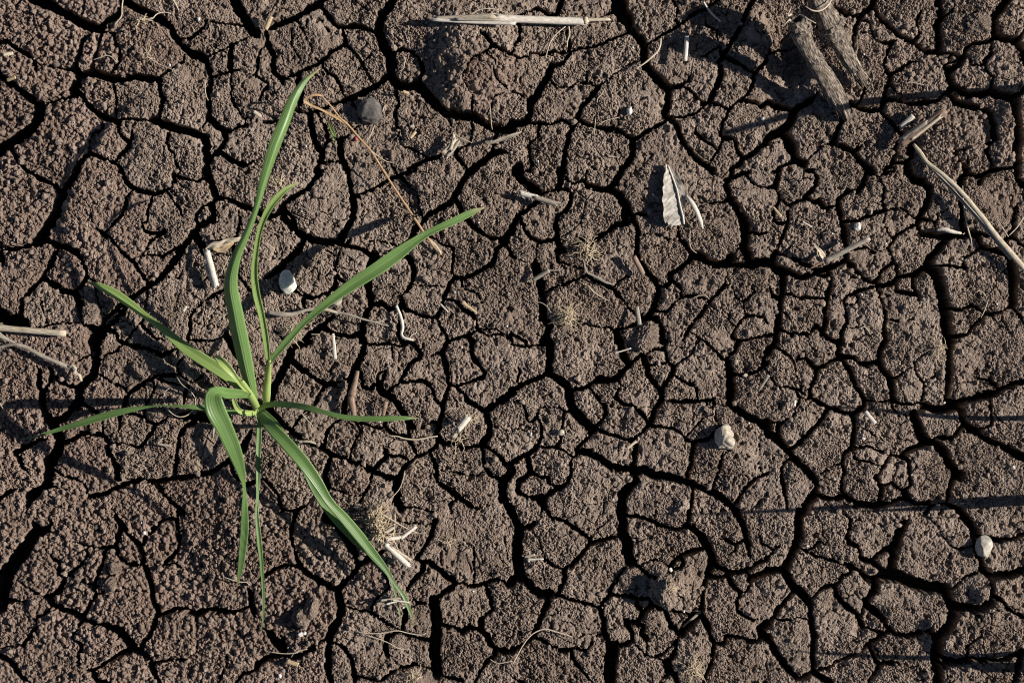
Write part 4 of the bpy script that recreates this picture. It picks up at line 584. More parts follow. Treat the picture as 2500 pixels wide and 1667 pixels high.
# ------------------------------------------------------------------ loose crumbs and bright grains lying about
ICO_V = None
def ico():
    global ICO_V
    if ICO_V is None:
        t = (1 + 5 ** .5) / 2
        v = np.array([(-1, t, 0), (1, t, 0), (-1, -t, 0), (1, -t, 0), (0, -1, t), (0, 1, t), (0, -1, -t), (0, 1, -t), (t, 0, -1), (t, 0, 1), (-t, 0, -1), (-t, 0, 1)], float)
        v /= np.linalg.norm(v[0])
        f = np.array([(0, 11, 5), (0, 5, 1), (0, 1, 7), (0, 7, 10), (0, 10, 11), (1, 5, 9), (5, 11, 4), (11, 10, 2), (10, 7, 6), (7, 1, 8), (3, 9, 4), (3, 4, 2), (3, 2, 6), (3, 6, 8), (3, 8, 9), (4, 9, 5), (2, 4, 11), (6, 2, 10), (8, 6, 7), (9, 8, 1)])
        ICO_V = (v, f)
    return ICO_V
def scatter(name, label, n, accept, rmin, rmax, mat, power=2.0, seed=1):
    r = np.random.default_rng(seed); V, F = ico(); vs = []; fs = []; k = 0
    while k < n:
        px = r.uniform(-30, 2530); py = r.uniform(-30, 1697)
        i = int((px - X0) / STEP); j = int((py - Y0) / STEP)
        if r.uniform() > accept(i, j): continue
        rad = rmin + (rmax - rmin) * r.uniform() ** power
        q = V * r.uniform(0.65, 1.25, (12, 1)) * r.uniform(0.75, 1.2, 3) * rad
        zc = float(z[j, i]) * 0.001 + rad * U * 0.35
        vs.append(np.c_[wx(px) + q[:, 0] * U, wy(py) + q[:, 1] * U, zc + q[:, 2] * U * 0.85]); fs.append(F + 12 * k); k += 1
    o = link(bpy.data.objects.new(name, np_mesh(name, np.vstack(vs), np.vstack(fs), mat)))
    o.data.polygons.foreach_set('use_smooth', np.zeros(len(o.data.polygons), bool))
    return tag(o, label, kind='stuff')
def acc_crumb(i, j):
    s = float(sd[j, i])
    if s < -4: return 0.12
    return 0.10 + 0.9 * float(crumb[j, i]) + (0.25 if s < 5 else 0)
scatter('soil_crumbs', 'loose brown soil crumbs strewn over the clods and along the cracks', 8000, acc_crumb, 1.5, 8.5, M['soil'], 2.6, 5)
scatter('mineral_grains', 'tiny pale mineral grains strewn over the soil', 420, lambda i, j: 1.0 if sd[j, i] > 2 else 0, 0.9, 3.2, M['grain'], 2.5, 6)
# ------------------------------------------------------------------ builders for plant matter
def frames(C):
    T = np.gradient(C, axis=0); T /= np.linalg.norm(T, axis=1)[:, None] + 1e-12
    return T

def blade_mb(rows, n=46, fold=0.18, across=9, thick=0.00016):
    """Grass blade: rows of (px, py, height mm, width in plot units[, roll in degrees])."""
    rows = [tuple(r) + (0,) * (5 - len(r)) for r in rows]
    R = catmull(rows, n)
    C = np.array([P(r[0], r[1], r[2]) for r in R])
    W = np.maximum(R[:, 3] * 0.88, 0.6) * U * (1 - R[:, 2] * 0.001 / CAM_H)
    T = frames(C)
    mb = MB(); top = []; bot = []; uv = []
    for i in range(n):
        side = np.cross(T[i], (0, 0, 1)); side /= np.linalg.norm(side) + 1e-12
        up = np.cross(side, T[i])
        a = math.radians(R[i, 4]); ca_, sa_ = math.cos(a), math.sin(a)
        s2 = side * ca_ + up * sa_; u2 = up * ca_ - side * sa_
        for k in range(across):
            t = k / (across - 1) * 2 - 1
            off = s2 * (t * W[i] / 2) + u2 * (abs(t) ** 1.3 * W[i] * fold)
            p = C[i] + off
            th = thick * (1.0 - 0.75 * t * t) + (0.00012 if abs(t) < 0.05 else 0)
            top.append(p + u2 * th / 2); bot.append(p - u2 * th / 2); uv.append(((t + 1) / 2, i / (n - 1)))
    N = n * across
    f = []
    for i in range(n - 1):
        for k in range(across - 1):
            a = i * across + k; b = a + 1; c = b + across; d = a + across
            f.append((a, b, c, d)); f.append((N + a, N + d, N + c, N + b))
        a = i * across; d = a + across
        f.append((a, d, N + d, N + a))
        a = i * across + across - 1; d = a + across
        f.append((a, N + a, N + d, d))
    f.append(tuple(range(across))[::-1] + tuple(N + k for k in range(across)))
    e = (n - 1) * across
    f.append(tuple(e + k for k in range(across)) + tuple(N + e + k for k in range(across))[::-1])
    mb.add(top + bot, f, uv + uv)
    return mb

def tube_into(mb, C, R, seg=8, flat=1.0, wob=0.0, seed=0, caps=True, grooves=0.0, flat_dir=(0, 0, 1)):
    """Closed tube along world points C with radii R (metres); flat squashes it along z."""
    C = np.asarray(C, float); n = len(C); R = np.broadcast_to(np.asarray(R, float), (n,))
    r = np.random.default_rng(seed); T = frames(C)
    ang = np.linspace(0, 2 * math.pi, seg, endpoint=False)
    pr = 1 + grooves * r.uniform(-1, 1, seg)
    v = []; uv = []
    ln = np.r_[0, np.cumsum(np.linalg.norm(np.diff(C, axis=0), axis=1))]
    for i in range(n):
        s = np.cross(T[i], flat_dir); s /= np.linalg.norm(s) + 1e-12
        u = np.cross(s, T[i])
        k = R[i] * pr * (1 + wob * r.uniform(-1, 1, seg))
        for j in range(seg):
            v.append(C[i] + s * (math.cos(ang[j]) * k[j]) + u * (math.sin(ang[j]) * k[j] * flat)); uv.append((j / seg, ln[i] / 0.02))
    f = [(i * seg + j, i * seg + (j + 1) % seg, (i + 1) * seg + (j + 1) % seg, (i + 1) * seg + j) for i in range(n - 1) for j in range(seg)]
    if caps:
        f.append(tuple(range(seg))[::-1]); f.append(tuple((n - 1) * seg + j for j in range(seg)))
    mb.add(v, f, uv)
    return mb

def drape(rows, n, lift=0.0, smooth=5):
    """Path over the ground: rows (px, py, radius); returns world points and radii."""
    R = catmull([(r[0], r[1], 0, r[2]) for r in rows], n)
    h = np.array([gz(a[0], a[1]) for a in R])
    k = max(3, n // 5)
    hm = np.array([h[max(0, i - k):i + k + 1].max() for i in range(n)])
    hs = np.array([hm[max(0, i - smooth):i + smooth + 1].mean() for i in range(n)])
    C = np.array([(wx(a[0]), wy(a[1]), (hh + lift) * 0.001 + a[3] * U) for a, hh in zip(R, hs)])
    return C, R[:, 3] * U

def stiff(a, b, r, n=10, lift_a=0.0, lift_b=0.0, bow=0.0):
    """Straight stick from a to b (plot units) lying on the high points beneath it."""
    t = np.linspace(0, 1, 24)
    h = np.array([gz(a[0] + (b[0] - a[0]) * q, a[1] + (b[1] - a[1]) * q) for q in t])
    A = np.polyfit(t, h, 1); up = (h - np.polyval(A, t)).max() * 0.6
    tt = np.linspace(0, 1, n)
    d = math.hypot(b[0] - a[0], b[1] - a[1]); nx_, ny_ = -(b[1] - a[1]) / d, (b[0] - a[0]) / d
    C = []
    for q in tt:
        x = a[0] + (b[0] - a[0]) * q + nx_ * bow * math.sin(math.pi * q); y = a[1] + (b[1] - a[1]) * q + ny_ * bow * math.sin(math.pi * q)
        hh = np.polyval(A, q) + up + lift_a * (1 - q) + lift_b * q
        C.append((wx(x), wy(y), hh * 0.001 + r * U))
    return np.array(C)

def base_of(C): return (float(C[len(C) // 2][0]), float(C[len(C) // 2][1]), float(np.min(C[:, 2])))

def strand(name, rows, mat, label, cat, n=26, seg=7, flat=1.0, lift=0.0, wob=0.12, seed=0, group=None, extra=()):
    """A thin bendy thing lying on the soil; extra = further draped branches."""
    mb = MB(); C, R = drape(rows, n, lift); tube_into(mb, C, R, seg, flat, wob, seed)
    for e in extra:
        C2, R2 = drape(e, max(8, n // 2), lift); tube_into(mb, C2, R2, 5, flat, wob, seed + 1)
    return tag(mb.build(name, mat, origin=base_of(C)), label, cat, group)

def stick(name, a, b, r, mat, label, cat, flat=1.0, seg=10, la=0.0, lb=0.0, bow=0.0, taper=(1, 1), grooves=0.15, seed=0, group=None):
    mb = MB(); C = stiff(a, b, r, 12, la, lb, bow)
    R = np.linspace(taper[0], taper[1], 12) * r * U
    tube_into(mb, C, R, seg, flat, 0.05, seed, True, grooves)
    return tag(mb.build(name, mat, origin=base_of(C)), label, cat, group)

def split_straw(mb, a, b, r, open_dir=1, la=0.0, lb=0.0, n=14, arc=210, seed=0, bow=0.0, jag=6):
    """Half-open straw: a curled strip with thickness and ragged ends."""
    rr = np.random.default_rng(seed)
    C = stiff(a, b, r, n, la, lb, bow); T = frames(C); seg = 9
    vo = []; vi = []; uv = []
    for i in range(n):
        s = np.cross(T[i], (0, 0, 1)); s /= np.linalg.norm(s); u = np.cross(s, T[i])
        for j in range(seg):
            an = math.radians(90 + open_dir * 30 - arc / 2 + arc * j / (seg - 1))
            d = s * math.cos(an) + u * math.sin(an)
            end = T[i] * (rr.uniform(-jag, jag) * U if i in (0, n - 1) else 0)
            rad = r * U * (1 + 0.04 * rr.uniform(-1, 1))
            vo.append(C[i] + d * rad + end); vi.append(C[i] + d * rad * 0.8 + end); uv.append((j / seg, i * 0.3))
    N = n * seg; f = []
    for i in range(n - 1):
        for j in range(seg - 1):
            p = i * seg + j
            f.append((p, p + 1, p + 1 + seg, p + seg)); f.append((N + p, N + p + seg, N + p + 1 + seg, N + p + 1))
        for p, o_ in ((i * seg, 0), (i * seg + seg - 1, 1)):
            q = (p, p + seg, N + p + seg, N + p); f.append(q if o_ == 0 else q[::-1])
    for i in (0, n - 1):
        for j in range(seg - 1):
            p = i * seg + j; q = (p, N + p, N + p + 1, p + 1); f.append(q if i == 0 else q[::-1])
    mb.add(vo + vi, f, uv + uv)
    return C

def rock_mb(cx, cy, sx, sy, h, sink=0.25, seed=0, planes=7, sub=3, rough=0.06, turn=0.0, crumbly=0.0):
    """Stone: a sphere cut by random planes and roughened. Sizes in plot units, h = height."""
    import bmesh
    bm = bmesh.new(); bmesh.ops.create_icosphere(bm, subdivisions=sub + 1, radius=1.0)
    r = np.random.default_rng(seed)
    V = np.array([v.co[:] for v in bm.verts]); F = [tuple(v.index for v in f.verts) for f in bm.faces]; bm.free()
    for k in range(planes):
        nrm = r.normal(0, 1, 3); nrm[2] = abs(nrm[2]) if k % 2 else nrm[2]; nrm /= np.linalg.norm(nrm); d = r.uniform(0.62, 0.86)
        q = V @ nrm; V = V - np.outer(np.maximum(q - d, 0) * 0.92, nrm)
    off = fbm(V[:, 0] * 10 + seed * 31 + V[:, 2] * 7, V[:, 1] * 10 + V[:, 2] * 13, 6, 3, seed + 300)
    V = V * (1 + rough * off[:, None])
    if crumbly:
        V = V * (1 + crumbly * (0.6 * fbm(V[:, 0] * 10 + V[:, 2] * 9, V[:, 1] * 10 - V[:, 2] * 8, 2.4, 3, seed + 400, 0.8) + r.normal(0, 0.2, len(V)))[:, None])
    ct, st = math.cos(turn), math.sin(turn)
    x = V[:, 0] * sx; y = V[:, 1] * sy
    X = x * ct - y * st; Y = x * st + y * ct
    g = gz(cx, cy) * 0.001
    zz = g + (V[:, 2] * 0.5 + 0.5 - sink) * h * U
    mb = MB(); mb.add([(wx(cx) + a * U, wy(cy) - b * U, c) for a, b, c in zip(X, Y, zz)], F, [(0, 0)] * len(V))
    return mb, (wx(cx), wy(cy), g)

def stone(name, cx, cy, sx, sy, h, mat, label, cat='stone', group=None, **kw):
    soft = name == 'soil_lump'
    if soft: kw.update(crumbly=0.30, sub=4); kw['sink'] = kw.get('sink', 0.3) + 0.12
    mb, org = rock_mb(cx, cy, sx * 1.2, sy * 1.2, h * 1.1, **kw)
    return tag(mb.build(name, mat, origin=org, smooth=not soft), label, cat, group)

def tuft_mb(cx, cy, rad, n, seed, r=0.8, height=6.0, flat_bias=0.5, length=1.0):
    """A tangle of fine fibres springing from one point."""
    g = np.random.default_rng(seed); mb = MB(); h0 = gz(cx, cy)
    for k in range(n):
        a = g.uniform(0, 2 * math.pi); L = rad * length * g.uniform(0.35, 1.1)
        pts = []; x, y, zz = cx + g.normal(0, rad * 0.16), cy + g.normal(0, rad * 0.16), h0 + g.uniform(0, height * 0.8)
        slope = g.uniform(-0.2, 1.0) * height
        for q in range(6):
            t = q / 5
            pts.append((wx(x), wy(y), max(zz + slope * math.sin(t * 2.6) * (1 - flat_bias), gz(x, y)) * 0.001 + 0.0002))
            a += g.normal(0, 0.55); x += math.cos(a) * L / 5; y += math.sin(a) * L / 5
            zz += (gz(x, y) - zz) * 0.45
        C = catmull(pts, 12)
        tube_into(mb, C, np.linspace(1, 0.45, 12) * r * g.uniform(0.6, 1.2) * U, 4, 1.0, 0.1, k)
    return mb, (wx(cx), wy(cy), h0 * 0.001)

# ------------------------------------------------------------------ the grass plant
g0 = gz(630, 1000)
plant = empty('grass_plant', (wx(631), wy(1003), g0 * 0.001))
tag(plant, 'young green grass plant with long arching blades rooted in a crack', 'grass plant')
S = lambda px, py, h, w, roll=0: (px, py, h + 1.0, w, roll)
B = [
 # tall blade sweeping up the left
 ('leaf', -0.30, [S(622, 978, 8, 18), S(608, 930, 16, 34), S(590, 850, 30, 44), S(573, 765, 45, 43), S(562, 690, 55, 37), S(576, 630, 62, 26, -10), S(602, 572, 67, 19, -15), S(625, 512, 71, 16, -20), S(646, 440, 73, 25, -30), S(672, 362, 74, 35, -32), S(698, 296, 72, 33, -28), S(720, 238, 68, 26, -20), S(745, 196, 65, 15), S(782, 167, 62, 2)]),
 # thin S-shaped blade from the second shoot
 ('leaf_pale', 0.28, [S(655, 882, 22, 11), S(650, 835, 28, 17), S(640, 775, 34, 18), S(626, 715, 40, 21), S(621, 670, 45, 20), S(626, 610, 50, 15), S(636, 558, 53, 15), S(655, 513, 55, 18), S(680, 480, 55, 18), S(704, 459, 54, 12), S(731, 446, 52, 2)]),
 # blade to the upper right
 ('leaf', 0.16, [S(656, 886, 22, 11), S(690, 845, 24, 19), S(745, 785, 26, 17), S(800, 738, 29, 23, -10), S(860, 694, 31, 33, -15), S(920, 655, 33, 38, -18), S(970, 620, 33, 36, -15), S(1012, 590, 33, 24, -5), S(1050, 567, 32, 18, 10), S(1100, 543, 31, 20, -15), S(1150, 519, 29, 18, -20), S(1183, 507, 27, 2)]),
 # blade to the upper left
 ('leaf_pale', 0.14, [S(606, 952, 16, 12), S(592, 944, 17, 26), S(560, 920, 18, 34, -20), S(510, 888, 17, 34, -20), S(450, 848, 14, 30, -15), S(400, 805, 11, 20, -10), S(360, 776, 9, 18, -20), S(320, 745, 8, 24, -25), S(280, 718, 7, 27, -25), S(245, 700, 6, 19, -20), S(212, 688, 5, 2)]),
 # low blade reaching left
 ('leaf', 0.12, [S(628, 1012, 6, 12), S(570, 1005, 10, 15), S(500, 995, 14, 15), S(440, 991, 16, 12, 45), S(385, 990, 16, 9, 60), S(310, 1001, 14, 17, 20), S(250, 1017, 11, 20), S(190, 1035, 8, 17), S(140, 1049, 5, 11), S(90, 1065, 4, 5), S(48, 1073, 3, 1)]),
 # bowed blade folding over and down, nearest the camera
 ('leaf', 0.10, [S(610, 966, 26, 14), S(585, 961, 45, 24), S(555, 960, 62, 28), S(535, 957, 71, 32, -25), S(522, 963, 76, 44, -10), S(524, 993, 77, 54, 5), S(546, 1040, 72, 47, 8), S(566, 1085, 63, 42, 10), S(581, 1125, 53, 33, 10), S(591, 1160, 44, 20, 20), S(595, 1182, 38, 11, 45), S(597, 1240, 28, 18, 15), S(597, 1290, 22, 23), S(592, 1345, 17, 21), S(585, 1400, 12, 12), S(577, 1434, 9, 1)]),
 # narrow blade straight down
 ('leaf', 0.22, [S(632, 1008, 8, 10), S(633, 1040, 9, 13), S(631, 1100, 12, 15), S(630, 1160, 13, 12), S(628, 1210, 13, 8, 30), S(627, 1250, 13, 11), S(632, 1310, 12, 14), S(638, 1370, 10, 11), S(642, 1430, 7, 8), S(643, 1490, 5, 6), S(641, 1520, 4, 4), S(637, 1540, 3, 1)]),
 # broad blade to the lower right
 ('leaf', 0.12, [S(630, 1007, 15, 14), S(660, 1040, 24, 31), S(700, 1082, 28, 35), S(740, 1128, 28, 35), S(775, 1177, 25, 30), S(805, 1225, 21, 23), S(838, 1262, 18, 27, 10), S(880, 1312, 15, 28, 12), S(915, 1355, 13, 22), S(945, 1393, 11, 13), S(962, 1422, 10, 8), S(986, 1455, 8, 12), S(1001, 1492, 6, 10), S(1012, 1527, 4, 1)]),
 # second blade beneath it
 ('leaf', 0.14, [S(640, 1000, 10, 12), S(676, 1038, 14, 17), S(712, 1100, 16, 14), S(745, 1152, 16, 14), S(772, 1200, 15, 22, -10), S(802, 1240, 13, 29), S(840, 1292, 12, 18), S(885, 1335, 10, 16), S(925, 1375, 8, 12), S(952, 1410, 6, 8), S(967, 1455, 4, 6), S(976, 1500, 4, 4), S(977, 1537, 3, 1)]),
 # low blade reaching right
 ('leaf', 0.10, [S(632, 1000, 12, 11), S(650, 989, 22, 15), S(700, 988, 34, 17, 20), S(750, 995, 42, 17, 15), S(790, 1006, 46, 13, 20), S(830, 1017, 49, 17, 40), S(870, 1022, 50, 19, 40), S(930, 1023, 51, 19, 40), S(980, 1021, 50, 14, 30), S(1022, 1020, 48, 1)]),
 # young rolled leaf
 ('sheath', 0.30, [S(526, 868, 30, 7), S(538, 880, 32, 21), S(558, 900, 32, 22), S(575, 921, 30, 14), S(590, 941, 25, 11), S(610, 962, 18, 11)]),
 # curled sheath tip
 ('sheath', 0.25, [S(570, 955, 30, 7), S(572, 980, 28, 12), S(585, 1002, 22, 14), S(610, 1008, 15, 14), S(629, 1005, 8, 11)]),
]
for i, (mat, fold, rows) in enumerate(B):
    blade_mb(rows, 64 if len(rows) > 11 else 46, fold).build('leaf_blade', M[mat], plant)
for rows in ([(631, 1006, -6, 8.5), (622, 985, 6, 9), (606, 957, 16, 8.5), (596, 940, 22, 7), (590, 930, 26, 5)],
             [(650, 992, -8, 7.5), (650, 975, 3, 9.5), (653, 930, 11, 8.5), (656, 898, 18, 6.5), (658, 880, 24, 4)]):
    R = catmull([(a, b, h, r) for a, b, h, r in rows], 18)
    mb = MB(); tube_into(mb, [P(q[0], q[1], q[2]) for q in R], R[:, 3] * U, 12, 0.85, 0.02, 1, True, 0.04)
    mb.build('stem', M['sheath'], plant)

# ------------------------------------------------------------------ straw at the top of the plot
C0 = stiff((1058, 55), (1484, 51), 6, 12)
straw = empty('straw_stalk', (wx(1270), wy(54), float(C0[0][2])))
tag(straw, 'long pale split straw stalk lying level at the top of the plot', 'straw')
mb = MB(); split_straw(mb, (1205, 52), (1432, 57), 9.5, 1, 1.5, 1.5, 16, 230, 1); mb.build('stalk', M['straw_white'], straw)
mb = MB(); split_straw(mb, (1062, 52), (1208, 48), 6.5, -1, 2.0, 3.2, 14, 190, 2); mb.build('split_strand', M['straw'], straw)
mb = MB(); split_straw(mb, (1056, 55), (1260, 66), 4.5, 1, 1.6, 1.5, 14, 190, 3, 1.5); mb.build('split_strand', M['straw_white'], straw)
mb = MB(); split_straw(mb, (1110, 56), (1218, 57), 4.0, 1, 3.0, 3.0, 10, 170, 4); mb.build('split_strand', M['straw_grey'], straw)
mb = MB(); split_straw(mb, (1430, 53), (1485, 51), 4.5, 1, 2.0, 2.4, 8, 200, 5); mb.build('stalk_tip', M['straw'], straw)
mb = MB(); Cn = stiff((1424, 55), (1434, 55), 9.8, 5, 1.6, 1.6); tube_into(mb, Cn, [8.5 * U, 10 * U, 10.4 * U, 10 * U, 8.2 * U], 14, 0.9, 0.03, 3); mb.build('node', M['straw'], straw)
for k, rows in enumerate(([(1148, 43, 1.3), (1172, 30, 1.2), (1205, 28, 1.3), (1235, 37, 1.2), (1258, 50, 1.0)], [(1170, 42, 1.0), (1200, 40, 1.0), (1250, 45, 1.0), (1290, 50, .8)])):
    mb = MB(); C, R = drape(rows, 20, 3.5); tube_into(mb, C, R, 5); mb.build('fibre', M['straw'], straw)

# ------------------------------------------------------------------ two broken crop stubs
def stub(name, label, pts, seed, hollow=True):
    """pts: rows (px, py, height mm above the soil datum, radius). Grooved woody stub, broken to fibres at the far end."""
    r = np.random.default_rng(seed)
    R = catmull(pts, 40); C = np.array([P(q[0], q[1], q[2]) for q in R]); rad = R[:, 3] * U
    base = empty(name, (float(C[-1][0]), float(C[-1][1]), gz(pts[-1][0], pts[-1][1]) * 0.001))
    tag(base, label, 'stub')
    T = frames(C); seg = 36; gro = 0.15 * r.uniform(-1, 1, seg) + 0.05 * np.sin(np.arange(seg) * 1.7)
    v = []; uv = []
    for i in range(40):
        s = np.cross(T[i], (0, 0, 1)); s /= np.linalg.norm(s); u = np.cross(s, T[i])
        fr = max(0, (i - 31) / 8)
        for j in range(seg):
            a = 2 * math.pi * j / seg
            k = rad[i] * (1 + gro[j] * (0.6 + 0.4 * math.sin(i * 0.3)) + 0.06 * r.uniform(-1, 1))
            if hollow and 6 <= i <= 12 and 14 < j < 23: k *= 0.62      # a hole rotted into the side
            jag = T[i] * (fr * r.uniform(-26, 18) * U) + (T[i] * r.uniform(-5, 5) * U if i == 0 else 0)
            v.append(C[i] + s * math.cos(a) * k + u * math.sin(a) * k * 0.85 + jag); uv.append((j / seg, i * 0.12))
    f = [(i * seg + j, i * seg + (j + 1) % seg, (i + 1) * seg + (j + 1) % seg, (i + 1) * seg + j) for i in range(39) for j in range(seg)]
    f.append(tuple(39 * seg + j for j in range(seg)))
    if hollow:                                     # the pith is gone: an inner wall and floor
        n0 = len(v)
        for d, q in ((0, 0.62), (7, 0.55)):
            for j in range(seg):
                a = 2 * math.pi * j / seg
                s = np.cross(T[d], (0, 0, 1)); s /= np.linalg.norm(s); u = np.cross(s, T[d])
                v.append(C[d] + (s * math.cos(a) + u * math.sin(a) * 0.85) * rad[d] * q * (1 + 0.1 * r.uniform(-1, 1))); uv.append((j / seg, d * 0.1))
        for j in range(seg):
            j2 = (j + 1) % seg
            f.append((j, n0 + j, n0 + j2, j2)); f.append((n0 + j, n0 + seg + j, n0 + seg + j2, n0 + j2))
        f.append(tuple(n0 + seg + j for j in range(seg)))
    else:
        f.append(tuple(range(seg))[::-1])
    mb = MB(); mb.add(v, f, uv); mb.build('stalk', M['stub'], base)
    for k in range(18):                            # splinters at the broken end
        j = r.integers(0, seg); p0 = np.array(v[int(r.integers(30, 37)) * seg + j]); d = T[-1] + r.normal(0, 0.12, 3)
        L = r.uniform(14, 34) * U
        pts2 = [p0 - d * L * 0.5, p0 + d * L * 0.3, p0 + d * L]
        mb = MB(); tube_into(mb, catmull(pts2, 6), np.linspace(3.0, 0.5, 6) * U * r.uniform(0.5, 1.3), 5, 0.6, 0.2, k); mb.build('splinter', M['stub'] if k % 2 else M['straw'], base)
    return base, C, T, rad
st1, C1, T1, R1 = stub('crop_stub', 'hollow-topped weathered crop stub lying lower left of its twin',
    [(1946, 48, 40, 19), (1956, 76, 34, 24), (1972, 114, 26, 21), (1990, 150, 19, 20), (2015, 190, 14, 21), (2035, 225, 9, 21), (2055, 258, 6, 17), (2066, 284, 4, 11)], 41)
st2, C2_, T2, R2 = stub('crop_stub', 'weathered crop stub with a knotted collar, upper right of its twin',
    [(1988, -16, 38, 22), (2005, 18, 31, 23), (2026, 58, 24, 29), (2038, 85, 19, 25), (2055, 115, 15, 20), (2075, 150, 11, 19), (2094, 180, 7, 15), (2106, 203, 5, 8)], 42, False)
for base, C, T, rad, spots in ((st1, C1, T1, R1, ((4, 1.12), (16, 1.10))), (st2, C2_, T2, R2, ((13, 1.18), (20, 1.1)))):
    for i, k in spots:                             # swollen node rings
        mb = MB(); pts = [C[i] + T[i] * d * U for d in (-7, -3, 0, 3, 7)]
        tube_into(mb, pts, np.array([0.92, 1.02, 1.07, 1.02, 0.92]) * rad[i] * k, 26, 0.86, 0.10, i, False, 0.12); mb.build('node_ring', M['stub'], base)
mb = MB(); rr_ = np.random.default_rng(77)
for k in range(6):                                 # pale crumbled pith round the hollow top
    a = k * 1.05 + 0.3; p0 = C1[0] + np.array((math.cos(a) * 18, math.sin(a) * 18, 0)) * U
    q = [p0, p0 + np.array((rr_.normal(0, 5), rr_.normal(0, 5), 6)) * U, p0 + np.array((rr_.normal(0, 10), rr_.normal(0, 10), 10)) * U]
    tube_into(mb, catmull(q, 6), np.linspace(3.2, 0.8, 6) * U, 5, 0.7, 0.3, k)
mb.build('ragged_rim', M['straw'], st1)
mb = MB(); C = catmull([P(1966, 16, 44), P(1980, 25, 45), P(1995, 28, 44), P(2012, 22, 42), P(2024, 10, 40), P(2031, -4, 38)], 24)
tube_into(mb, C, np.linspace(1.5, 2.2, 24) * U, 6)
tag(mb.build('dry_tendril', M['root'], origin=tuple(C[12])), 'thin pale dry tendril looped over the top of the crop stubs', 'tendril')

# ------------------------------------------------------------------ dead leaf with a curled strip beside it
def flat_leaf():
    """Torn grey leaf lying tilted on the clods: an outline grid with veins and a raised midrib."""
    L = [(1626, 403), (1622, 425), (1618, 450), (1616, 480), (1618, 510), (1620, 540), (1621, 558)]
    Mi = [(1629, 404), (1640, 432), (1650, 460), (1656, 488), (1661, 512), (1666, 532), (1668, 548)]
    Rr = [(1634, 408), (1655, 432), (1668, 455), (1672, 482), (1671, 510), (1669, 534), (1669, 550)]
    lft, mid, rgt = catmull([(a, b, 0) for a, b in L], 22), catmull([(a, b, 0) for a, b in Mi], 22), catmull([(a, b, 0) for a, b in Rr], 22)
    g = max(gz(1640, 480), gz(1655, 520), gz(1625, 540)); org = (wx(1645), wy(480), g * 0.001)
    root = empty('dead_leaf', org); tag(root, 'torn grey dead leaf with a pale midrib lying on the clods', 'leaf')
    r = np.random.default_rng(8)
    def zz(i, t):                                   # height: edges curl up, base lifted
        return g + 1.2 + (2.6 if t < 0 else 0.7) * abs(t) ** 1.3 + 0.35 * math.sin(i * 0.8 + 3 * t) + 0.3 * math.sin(i * 2.3 + 5 * t) + 2.0 * (i / 21)
    v = []; uv = []; na = 13
    for i in range(22):
        for k in range(na):
            t = k / (na - 1) * 2 - 1
            q = mid[i] + (lft[i] - mid[i]) * (-t) if t < 0 else mid[i] + (rgt[i] - mid[i]) * t
            e = r.uniform(-2.2, 2.2) if (k in (0, na - 1) or i > 19) else 0
            v.append((wx(q[0] + e), wy(q[1] + e * 0.7), zz(i, t) * 0.001)); uv.append((k / na + abs(t) * 0.3, i * 0.14 - abs(t) * 0.25))
    N = len(v); low = [(a, b, c - 0.00022) for a, b, c in v]; f = []
    for i in range(21):
        for k in range(na - 1):
            if k > 7 and i > 14 + r.integers(0, 2): continue       # the lower right is torn away
            if k in (0, 1, 2) and i > 18 + k: continue
            a = i * na + k; f.append((a, a + na, a + na + 1, a + 1)); f.append((N + a, N + a + 1, N + a + na + 1, N + a + na))
    mb = MB(); mb.add(v + low, f, uv + uv); mb.build('leaf_blade', M['dead_leaf'], root)
    mb = MB(); C = np.array([(wx(mid[i][0]), wy(mid[i][1]), zz(i, 0) * 0.001 + 0.0002) for i in range(22)])
    C[:, 2] += 0.0005; tube_into(mb, C, np.linspace(2.0, 2.8, 22) * U, 7); mb.build('midrib', M['straw_white'], root)
    for i in (3, 6, 9, 12, 15, 18):
        for sgn, edge_ in ((-1, lft), (1, rgt)):
            if sgn > 0 and i > 12: continue
            j = min(i + 4, 21); e = edge_[j] * 0.9 + mid[j] * 0.1
            C = catmull([(wx(mid[i][0]), wy(mid[i][1]), zz(i, 0) * 0.001 + 1e-4), (wx((mid[i][0] + e[0]) / 2), wy((mid[i][1] + e[1]) / 2 - 2), zz((i + j) // 2, sgn * 0.5) * 0.001 + 1e-4), (wx(e[0]), wy(e[1]), zz(j, sgn * 0.9) * 0.001 + 1e-4)], 8)
            mb = MB(); tube_into(mb, C, np.linspace(0.6, 0.3, 8) * U, 4); mb.build('vein', M['dead_leaf'], root)
flat_leaf()
mb = MB(); rows = [(1673, 478, 5, 2.5), (1685, 494, 6.5, 5), (1699, 518, 6.5, 5.5), (1708, 540, 5, 5), (1715, 560, 3, 1.5)]
R = catmull(rows, 20); C = np.array([(wx(q[0]), wy(q[1]), (gz(1700, 520) + q[2]) * 0.001) for q in R])
tube_into(mb, C, R[:, 3] * U, 8, 0.5, 0.06, 4, True, 0.1)
tag(mb.build('straw_strip', M['straw_white'], origin=base_of(C)), 'pale curled straw strip arching just right of the dead leaf', 'straw')

